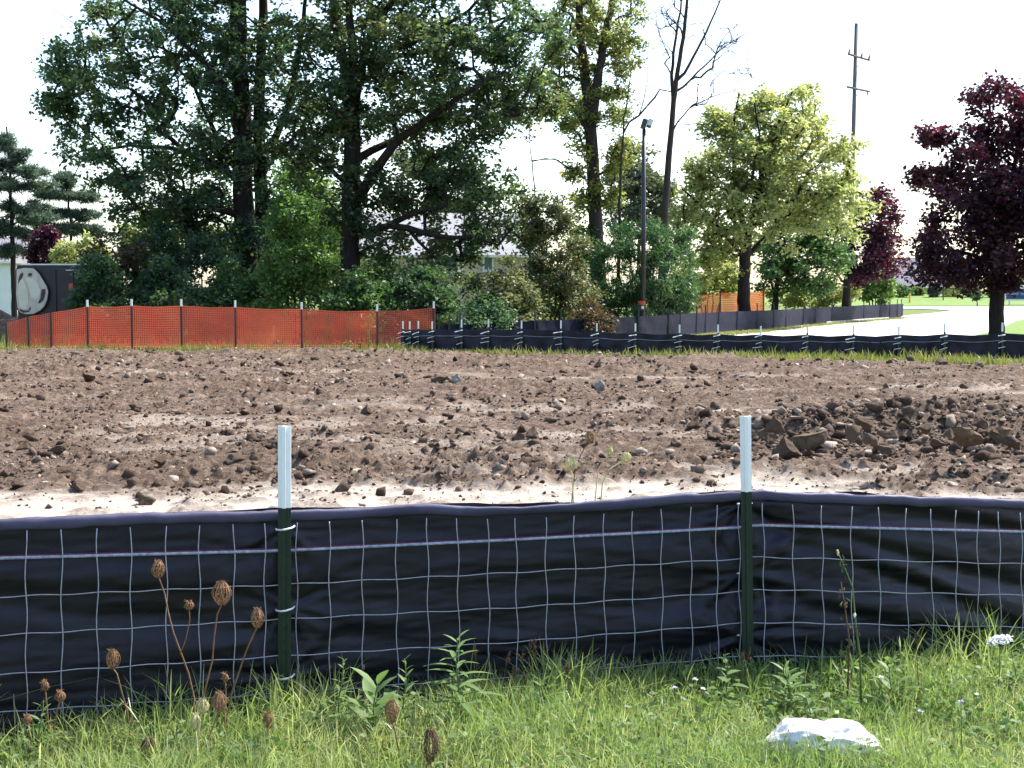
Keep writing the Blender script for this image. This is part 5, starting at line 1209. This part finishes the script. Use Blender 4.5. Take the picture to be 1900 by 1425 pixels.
MB().tube([b_ - Vector((0, 0, 0.2)), t_], [0.11, 0.09], 6).build('shaft', M['post_dark'], mp_); MB().box(t_ + Vector((0, 0, 0.1)), (0.3, 0.2, 0.2)).build('cap', M['post_dark'], mp_)
b_ = Vector((P(1688, 562, 232).x, 232, float(base_z(0, 232)))); t_ = P(1688, 546, 232)
mp_ = thing('marker_post', 'short yellow marker post on the far lawn edge', 'post', b_)
MB().tube([b_ - Vector((0, 0, 0.2)), t_], [0.16, 0.16], 6).build('shaft', M['yellow_paint'], mp_); MB().tube([t_, t_ + Vector((0, 0, 0.15))], [0.2, 0.1], 6).build('cap', M['yellow_paint'], mp_)
# blue sign
Ys = 224.0
sg = thing('road_sign', 'dark blue sign board in a white frame at the right edge beyond the road', 'sign', (P(1915, 560, Ys).x, Ys, float(base_z(0, Ys))))
s0, s1 = P(1864, 533, Ys), P(1968, 558, Ys)
cxs, czs, ws, hs = (s0.x + s1.x) / 2, (s0.z + s1.z) / 2, s1.x - s0.x, s0.z - s1.z
MB().box((cxs, Ys, czs), (ws, 0.2, hs)).build('frame', M['trim_white'], sg)
bd = MB().box((cxs, Ys - 0.1, czs + 0.02), (ws - 0.5, 0.12, hs - 0.5)).build('board', M['sign_blue'], sg)
for x_ in (s0.x + 0.8, s1.x - 0.8): MB().box((x_, Ys + 0.02, czs / 2 - 0.2), (0.25, 0.15, czs - 0.2)).build('leg', M['trim_white'], sg)
MB().add([(s0.x + 1.6, Ys - 0.13, s0.z + 0.1), (s0.x + 3.4, Ys - 0.13, s0.z - 0.9), (s0.x + 3.9, Ys - 0.13, s0.z - 0.7), (s0.x + 2.8, Ys - 0.13, s0.z + 0.5), (s0.x + 1.6, Ys + 0.1, s0.z + 0.1), (s0.x + 3.4, Ys + 0.1, s0.z - 0.9), (s0.x + 3.9, Ys + 0.1, s0.z - 0.7), (s0.x + 2.8, Ys + 0.1, s0.z + 0.5)],
         [(0, 1, 2, 3), (7, 6, 5, 4), (0, 4, 5, 1), (1, 5, 6, 2), (2, 6, 7, 3), (3, 7, 4, 0)]).build('white_band', M['trim_white'], bd)
cu = bpy.data.curves.new('lettering', 'FONT'); cu.body = 'Powell  Anne'; cu.size = 0.62; cu.extrude = 0.01
tmp = bpy.data.objects.new('tmp', cu); COL.objects.link(tmp); bpy.context.view_layer.update()
me = bpy.data.meshes.new_from_object(tmp.evaluated_get(bpy.context.evaluated_depsgraph_get())); bpy.data.objects.remove(tmp)
lt = link('lettering', me, M['sign_text'], bd); lt.rotation_euler = (math.pi / 2, 0, 0)
lt.location = Vector((s0.x + 0.45, Ys - 0.175, czs - 0.15)) - org(bd)

# ------------------------------------------------------------------ near plants
def umbel_head(mb, c, rx, rz, rg, axis=Vector((0, 0, 1)), ribs=26):
    """dried umbel curled into a bird's-nest: many thin curved ribs"""
    for k in range(ribs):
        a_ = 2 * math.pi * k / ribs + rg.uniform(-.15, .15); b0 = rg.uniform(0.6, 1.2)
        pts = []
        for j in range(6):
            t = j / 5
            r_ = rx * b0 * math.sin(math.pi * (0.08 + 0.80 * t)) ** 0.8
            pts.append(c + Vector((math.cos(a_ + 0.4 * t) * r_, math.sin(a_ + 0.4 * t) * r_, rz * (-1 + 2 * t) * rg.uniform(0.94, 1.05))))
        mb.tube(pts, [0.0010, 0.0012, 0.0012, 0.0012, 0.0014, 0.0018], 4, cap=False)
        q = pts[-1]; mb.tube([q, q + Vector((rg.normal(0, .006), rg.normal(0, .006), rg.uniform(.002, .012)))], [.0012, .0006], 3, cap=False)
    for k in range(46):   # seeds and inner tangle
        d = Vector(rg.normal(size=3)).normalized(); q = c + Vector((d.x * rx * 0.72, d.y * rx * 0.72, d.z * rz * 0.75))
        mb.tube([q, q + Vector(rg.normal(0, 0.006, 3))], [0.0028, 0.0012], 3, cap=False)
def dried(label, px, py, rxp, ryp, stem, Y, mat='dry', side=None, group=None, seed=0):
    rg = np.random.default_rng(seed + 500)
    c = P(px, py, Y); sc = Y / F
    pts = [c - Vector((0, 0, ryp * sc * 0.95))] + [P(a_, b_, Y + rg.uniform(-0.02, 0.02)) for a_, b_ in stem]
    g0 = pts[-1].copy(); gz_ = float(ground_near(g0.x, g0.y)) - 0.02
    if pts[-1].z > gz_: pts.append(Vector((g0.x + 0.01, g0.y, gz_)))
    root = thing('dried_umbel', label, 'dried flower', (pts[-1].x, pts[-1].y, max(pts[-1].z, gz_ + 0.02)), group)
    sm = resample(pts, 0.03)
    MB().tube(sm, [0.0028 + 0.0016 * i / len(sm) for i in range(len(sm))], 6).build('stem', M['dry_stem' if mat.startswith('dry') else mat], root, smooth=True)
    mb = MB(); umbel_head(mb, c, rxp * sc, ryp * sc, rg); mb.build('seed_head', M[mat], root)
    if side:
        for (hx, hy, rr_, st) in side:
            c2 = P(hx, hy, Y); q = [c2 - Vector((0, 0, rr_ * sc))] + [P(a_, b_, Y) for a_, b_ in st]
            s_ = MB().tube(resample(q, 0.03), 0.0022, 5).build('stem', M['dry_stem'], root, smooth=True)
            mb = MB(); umbel_head(mb, c2, rr_ * sc, rr_ * sc * 0.9, rg, ribs=14); mb.build('seed_head', M[mat], root)
    return root
dried('tall dried umbel with a small side head, left of the left near post', 294, 1057, 12, 15, [(305, 1100), (313, 1140), (322, 1175), (336, 1212), (350, 1250), (360, 1295), (362, 1340)], 5.62, side=[(351, 1124, 8, [(352, 1150), (345, 1185), (336, 1210)])], seed=1)
dried('largest dried umbel on an upright stem beside the left near post', 411, 1102, 16, 21, [(403, 1140), (397, 1185), (394, 1225), (384, 1265), (376, 1300), (372, 1350)], 5.66, seed=2)
dried('dried umbel on a slanting stem just left of the left near post', 477, 1148, 12, 17, [(470, 1178), (458, 1205), (444, 1245), (430, 1285), (420, 1340)], 5.66, seed=3)
dried('dried umbel standing apart further left in front of the fence', 209, 1224, 12, 17, [(217, 1250), (226, 1285), (236, 1320), (240, 1350)], 5.55, seed=4)
dried('dried umbel in the grass with a bent stem left of the left near post', 407, 1303, 13, 17, [(402, 1330), (394, 1352), (384, 1380), (378, 1420)], 5.45, seed=5)
dried('pale green umbel closing up among the grass, upper of two', 375, 1311, 12, 13, [(372, 1330), (368, 1370), (366, 1420)], 5.5, 'pale_umbel', seed=6)
dried('pale green umbel closing up among the grass, lower of two', 363, 1340, 9, 14, [(364, 1370), (364, 1420)], 5.42, 'pale_umbel', seed=7)
dried('slim brown umbel in the grass right below the left near post', 498, 1337, 9, 15, [(497, 1360), (500, 1400)], 5.5, seed=8)
dried('dark brown umbel low in the grass near the bottom left', 275, 1391, 15, 20, [(272, 1418), (270, 1450)], 5.3, 'dry_dark', seed=9)
dried('oval brown umbel on a straw stem in the lower middle left', 727, 1321, 12, 20, [(733, 1355), (740, 1395), (745, 1430)], 5.4, seed=10)
dried('big elongated brown seed head at the bottom edge of the picture', 799, 1385, 15, 30, [(792, 1420), (788, 1450)], 5.25, 'dry_dark', seed=11)
dried('small tan umbel at the left edge low against the fence', 112, 1293, 9, 9, [(106, 1315), (100, 1350)], 5.5, seed=12)
dried('tiny umbel at the left edge, highest of the small ones there', 84, 1273, 6, 8, [(86, 1300), (90, 1350)], 5.52, seed=13)
dried('tiny umbel at the far left in the grass', 51, 1336, 8, 8, [(54, 1360), (56, 1400)], 5.45, seed=14)
dried('small dry umbel on a thin stalk below the large dried umbel', 418, 1258, 5, 7, [(419, 1285), (416, 1320)], 5.62, seed=15)
# heads rising behind the fence
dried('orange-brown umbel rising above the near fence in the middle', 1095, 812, 9, 10, [(1085, 830), (1075, 850), (1066, 880), (1060, 940), (1058, 1000)], 7.35, seed=16)
dried('pale yellow umbel above the near fence, right of the others', 1162, 849, 10, 9, [(1148, 860), (1130, 872), (1118, 895), (1112, 960)], 7.35, 'pale_umbel', seed=17)
dried('tiny pale umbel above the near fence between its neighbours', 1131, 838, 6, 7, [(1122, 852), (1110, 870), (1104, 930)], 7.4, 'pale_umbel', seed=18)
dried('pale yellow umbel lowest above the near fence', 1058, 862, 14, 10, [(1062, 880), (1064, 930)], 7.3, 'pale_umbel', seed=19)

def blade_leaf(mb, base, d, ln, wd, rg, cup=0.12, droop=0.25):
    d = d.normalized(); sx_ = d.cross(Vector((0, 0, 1)))
    sx_ = sx_.normalized() if sx_.length > 1e-3 else Vector((1, 0, 0)); up = sx_.cross(d)
    prof = [(0, .12), (.2, .75), (.45, 1), (.7, .72), (.9, .28), (1, 0.03)]
    vs_ = []
    for t, w_ in prof:
        c = base + d * ln * t - Vector((0, 0, droop * ln * t * t))
        vs_ += [c - sx_ * wd * w_ / 2 + up * cup * wd * w_, c, c + sx_ * wd * w_ / 2 + up * cup * wd * w_]
    fs = []
    for i in range(len(prof) - 1):
        b = i * 3; fs += [(b, b + 1, b + 4, b + 3), (b + 1, b + 2, b + 5, b + 4)]
    mb.add(vs_, fs)
def leafy(name, label, px, py_top, Y, nl, ln, wd, mat='weed', seed=0, lean=0.0, up=0.35, zstart=0.1, cat='weed', taper=0.6):
    rg = np.random.default_rng(seed + 40)
    top = P(px, py_top, Y); gx = top.x - lean; gz_ = float(ground_near(gx, Y)) - 0.01
    base = Vector((gx, Y, gz_)); H = top.z - gz_
    root = thing(name, label, cat, base)
    axis = lambda t: base.lerp(top, t) + Vector((0.012 * math.sin(t * 5 + seed), 0, 0))
    MB().tube([axis(k / 8) for k in range(9)], [0.0042 - 0.002 * k / 8 for k in range(9)], 6).build('stem', M[mat], root, smooth=True)
    for k in range(nl):
        t = zstart + (1 - zstart) * (k + 0.5) / nl; a_ = k * 2.4 + rg.uniform(-.3, .3)
        s_ = (1 - taper * max(0, (t - 0.45) / 0.55)) * rg.uniform(0.8, 1.15)
        mb = MB(); blade_leaf(mb, axis(t), Vector((math.cos(a_), math.sin(a_), up + 1.3 * max(0, t - .6))), ln * s_, wd * s_, rg)
        mb.build('leaf', M[mat], root, smooth=True)
    return root
leafy('leafy_weed', 'tall leafy weed with long narrow leaves in front of the near fence middle', 852, 1182, 5.8, 38, 0.19, 0.034, seed=1, up=0.2)
leafy('leafy_weed', 'broad-leaved weed left of the tall narrow-leaved one', 698, 1265, 5.75, 11, 0.20, 0.06, seed=2, up=0.8, taper=0.2)
leafy('leafy_weed', 'thin feathery weed at the left of the broad-leaved one', 632, 1222, 5.8, 26, 0.09, 0.018, seed=3, up=0.5)
leafy('leafy_weed', 'thin pointed weed at the right of the broad-leaved one', 748, 1222, 5.8, 22, 0.10, 0.02, seed=4, up=0.7)
leafy('leafy_weed', 'three-leaved weed just left of the right near post foot', 1345, 1214, 6.2, 14, 0.10, 0.045, seed=5, up=0.3)
leafy('leafy_weed', 'bushy weed just right of the right near post foot', 1462, 1236, 6.15, 26, 0.17, 0.034, seed=6, up=0.4)
leafy('leafy_weed', 'broad-leaved weed right of the tall flowering stalk', 1655, 1228, 6.2, 18, 0.14, 0.042, seed=7, up=0.6)
leafy('leafy_weed', 'yellow-leaved low weed in the grass right of centre', 1085, 1305, 5.7, 9, 0.07, 0.05, 'weed_yel', seed=8, up=0.2)
leafy('leafy_weed', 'low green weed at the bottom left corner by the fence', 75, 1300, 5.4, 14, 0.12, 0.03, seed=9, up=0.6)
leafy('leafy_weed', 'yellowish weed in the grass below the broad-leaved one', 705, 1365, 5.45, 12, 0.08, 0.035, 'weed_yel', seed=10, up=0.4)
leafy('leafy_weed', 'dark green weed at the right edge against the fence', 1880, 1225, 6.4, 16, 0.1, 0.03, seed=11, up=0.5)
leafy('leafy_weed', 'spreading leafy weed in the grass between the near posts', 1010, 1262, 6.05, 18, 0.12, 0.03, seed=13, up=0.4)
leafy('leafy_weed', 'short dense weed at the bottom left, right of the dark brown umbel', 330, 1345, 5.45, 16, 0.09, 0.03, seed=14, up=0.5)
leafy('leafy_weed', 'broad dull weed right below the left near post', 590, 1305, 5.75, 14, 0.11, 0.036, seed=15, up=0.5)
leafy('leafy_weed', 'leafy weed in the grass at the bottom, right of the big seed head', 905, 1345, 5.5, 16, 0.10, 0.034, seed=16, up=0.4)
leafy('leafy_weed', 'low weed with spread leaves left of the white bag', 1500, 1290, 5.95, 16, 0.11, 0.028, seed=12, up=0.3)
# tall flowering stalk
st = thing('flower_stalk', 'tall thin weed stalk with small buds in front of the right fence span', 'weed', Vector((P(1590, 1300, 6.2).x, 6.2, float(ground_near(P(1590, 1300, 6.2).x, 6.2)))))
MB().tube([P(a_, b_, 6.2) for a_, b_ in [(1598, 1330), (1596, 1220), (1588, 1160), (1582, 1090), (1570, 1060), (1556, 1028)]], [0.005, 0.0045, 0.004, 0.003, 0.0025, 0.002], 6).build('stem', M['weed'], st, smooth=True)
MB().tube([P(a_, b_, 6.2) for a_, b_ in [(1572, 1300), (1576, 1190), (1568, 1130), (1560, 1080)]], [0.0045, 0.004, 0.003, 0.002], 6).build('stem', M['dry_dark'], st, smooth=True)
rg = np.random.default_rng(91)
for k in range(34):
    t = rg.uniform(0, 1); px_, py_ = (np.interp(t, [0, .5, 1], [1594, 1583, 1558]), 1235 - t * 200) if k % 2 else (np.interp(t, [0, 1], [1575, 1560]), 1200 - t * 120)
    c = P(px_ + rg.uniform(-9, 9), py_, 6.2 + rg.uniform(-.02, .02)); d = Vector(rg.normal(0, 0.008, 3)) + Vector((0, 0, 0.014))
    MB().tube([c - d * 0.3, c, c + d], [0.0015, 0.0042, 0.0012], 5).build('bud', M['dry_dark'] if k % 3 else M['weed'], st)
c = P(1555, 1026, 6.2); MB().tube([c - Vector((0, 0, .012)), c, c + Vector((-.003, 0, .014))], [.003, .006, .004], 7).build('bud', M['pale_umbel'], st)
c = P(1586, 1141, 6.2); MB().tube([c - Vector((0, 0, .012)), c, c + Vector((0, 0, .012))], [.003, .007, .003], 7).build('flower', M['petal'], st)
# white umbel flower
def white_umbel(label, px, py, wpx, Y, foot):
    rg = np.random.default_rng(int(px)); c = P(px, py, Y); f = P(foot[0], foot[1], Y); f.z = float(ground_near(f.x, Y)) - .01
    root = thing('white_umbel', label, 'flower', f); r_ = wpx / 2 * Y / F
    MB().tube([f, f.lerp(c, .5) + Vector((.006, 0, 0)), c - Vector((0, 0, .02))], [.003, .0025, .002], 6).build('stem', M['weed'], root, smooth=True)
    rays = MB(); fl = MB()
    for k in range(46):
        a_ = k * 2.4; q = math.sqrt((k + .5) / 46) * r_
        e = c + Vector((math.cos(a_) * q, math.sin(a_) * q * .8, .018 * (1 - (q / r_) ** 2) + rg.uniform(-.004, .006) + math.cos(a_) * q * .25))
        rays.tube([c - Vector((0, 0, .02)), e], [.001, .0008], 3, cap=False)
        for j in range(7):
            d = Vector(rg.normal(0, .0045, 3)); fl.box(e + d, (.0065, .0065, .0025), rz=rg.uniform(0, 3), rx=rg.uniform(-.5, .5))
    rays.build('rays', M['weed'], root); fl.build('florets', M['petal'], root)
white_umbel('white flat-topped umbel flower at the right in front of the fence', 1855, 1190, 44, 6.3, (1850, 1290))
for i, (px, py, lab, m_) in enumerate([(1290, 1262, 'small white flower left of the right near post, upper one', 'petal'), (1305, 1280, 'small white flower left of the right near post, lower one', 'petal'), (1812, 1290, 'white clover-like flower in the grass at the right', 'petal'),
                                       (1252, 1277, 'tiny lilac flower left of the right near post', 'lilac'), (1708, 1322, 'pinkish small flower in the grass right of the bag', 'lilac'), (470, 1386, 'pale blue flower in the grass at the lower left', 'lilac'),
                                       (540, 1408, 'white flower in the grass near the bottom, left half', 'petal'), (1783, 1303, 'lilac flower in the grass at the far right', 'lilac'), (1635, 1258, 'white flower beside the broad-leaved weed right of the stalk', 'petal'), (358, 1408, 'whitish flower at the bottom left below the umbels', 'petal')]):
    Yf = 6.05 if py < 1300 else 5.5
    c = P(px, py, Yf); f = Vector((c.x + .01, Yf, float(ground_near(c.x, Yf)) - .01)); rg = np.random.default_rng(i + 600)
    root = thing('small_flower', lab, 'flower', f)
    MB().tube([f, c], [.002, .0015], 5).build('stem', M['weed'], root)
    mb = MB()
    for k in range(14):
        a_ = 2 * math.pi * k / 14; blade_leaf(mb, c, Vector((math.cos(a_), math.sin(a_), rg.uniform(.2, 1.2))), .015, .006, rg, droop=.1)
    mb.build('petals', M[m_], root)
# dark dry seed stalks in front of the middle span
rg = np.random.default_rng(44)
STALKS = sorted([(942, 1215), (970, 1208), (882, 1200), (955, 1240), (985, 1192), (992, 1188), (1015, 1262), (1052, 1240), (675, 1240), (1390, 1208), (1378, 1215), (1530, 1290), (1700, 1180)])
for i, (px, py) in enumerate(STALKS):
    Yf = 6.05 if px < 1300 else 6.3
    c = P(px, py, Yf); f = Vector((c.x + rg.uniform(-.05, .05), Yf, float(ground_near(c.x, Yf)) - .01))
    root = thing('seed_stalk', ORD[i] + ' dry brown seed stalk before the near fence', 'weed', f, 'dry seed stalks before the near fence')
    MB().tube([f, f.lerp(c, .5) + Vector((rg.uniform(-.01, .01), 0, 0)), c], [.0022, .0018, .0014], 5).build('stem', M['dry_dark'], root)
    mb = MB()
    for k in range(7):
        d = Vector((rg.normal(0, .006), rg.normal(0, .006), rg.uniform(.012, .026))); q = c - Vector((rg.normal(0, .004), 0, rg.uniform(0, .05)))
        mb.tube([q, q + d * .5, q + d], [.0015, .0042, .001], 5)
    mb.build('seed_pods', M['dry_dark'], root)
# pale weed by the right end of the orange fence
for i, (px, top, lab) in enumerate([(684, 612, 'pale yellow-green weed standing at the foot of the orange fence'), (640, 636, 'low pale weed left of the taller one at the orange fence foot'), (668, 636, 'low bushy pale weed right beside the tall one at the orange fence')]):
    c = P(px, top, 46.6); f = Vector((c.x, 46.6, -.02)); root = thing('leafy_weed', lab, 'weed', f); rg = np.random.default_rng(i + 70)
    MB().tube([f, c], [.012, .006], 5).build('stem', M['weed'], root)
    mb = MB(); H = c.z
    for k in range(46):
        t = rg.uniform(.1, 1); a_ = rg.uniform(0, 6.28); blade_leaf(mb, f.lerp(c, t), Vector((math.cos(a_), math.sin(a_), .5)), .15 * (1.1 - .5 * t), .06, rg)
    mb.build('foliage', M['far_grass'], root)

# white plastic bag
Yb_ = 5.62
bc = P(1532, 1362, Yb_); bc.z = float(ground_near(bc.x, Yb_)) + 0.06
nu, nv = 110, 64
uu, vv = np.meshgrid(np.linspace(0, 2 * math.pi, nu, endpoint=False), np.linspace(0.02, math.pi - 0.02, nv))
dx_, dy_, dz_ = np.cos(vv), np.sin(vv) * np.cos(uu), np.sin(vv) * np.sin(uu)
lx_ = dx_ * 0.255
prof = np.interp(lx_, [-.255, -.16, -.05, 0.0, 0.05, .13, .2, .255], [.5, 1.1, 1.08, .88, 1.0, 1.02, .8, .45])
crease = 0.10 * (fbm(lx_ * 9 + dz_ * 2.0, dy_ * 3 + dz_ * 4, 300) - .5) + 0.09 * np.abs(fbm(lx_ * 16 + dz_, dz_ * 5 - dy_ * 3, 303) - .5) * 2 + 0.04 * (fbm(lx_ * 45, dz_ * 12 + dy_ * 9, 306) - .5)
k_ = prof * (1 + crease * 2.0 - 0.10 * np.exp(-((lx_ - .15 - .03 * dz_) / .012) ** 2) - 0.10 * np.exp(-((lx_ + .02 - .06 * dy_) / .02) ** 2) - 0.07 * np.exp(-((lx_ + .12 - .08 * dz_) / .012) ** 2))
V = np.stack([bc.x + lx_ * (1 + crease * .3), bc.y + dy_ * .12 * k_, bc.z + np.maximum(dz_ * .098 * k_, -0.075) - 0.05 * np.clip((lx_ - .12) / .13, 0, 1)], -1)
idx = np.arange(nu * nv).reshape(nv, nu); ix2 = np.roll(idx, -1, 1)
bag = np_mesh('plastic_bag', V, np.stack([idx[:-1], ix2[:-1], ix2[1:], idx[1:]], -1).reshape(-1, 4), M['bag'], smooth=True, loc=(bc.x, bc.y, bc.z - .075))
tag(bag, 'crumpled white plastic bag lying in the grass at the lower right', 'bag')
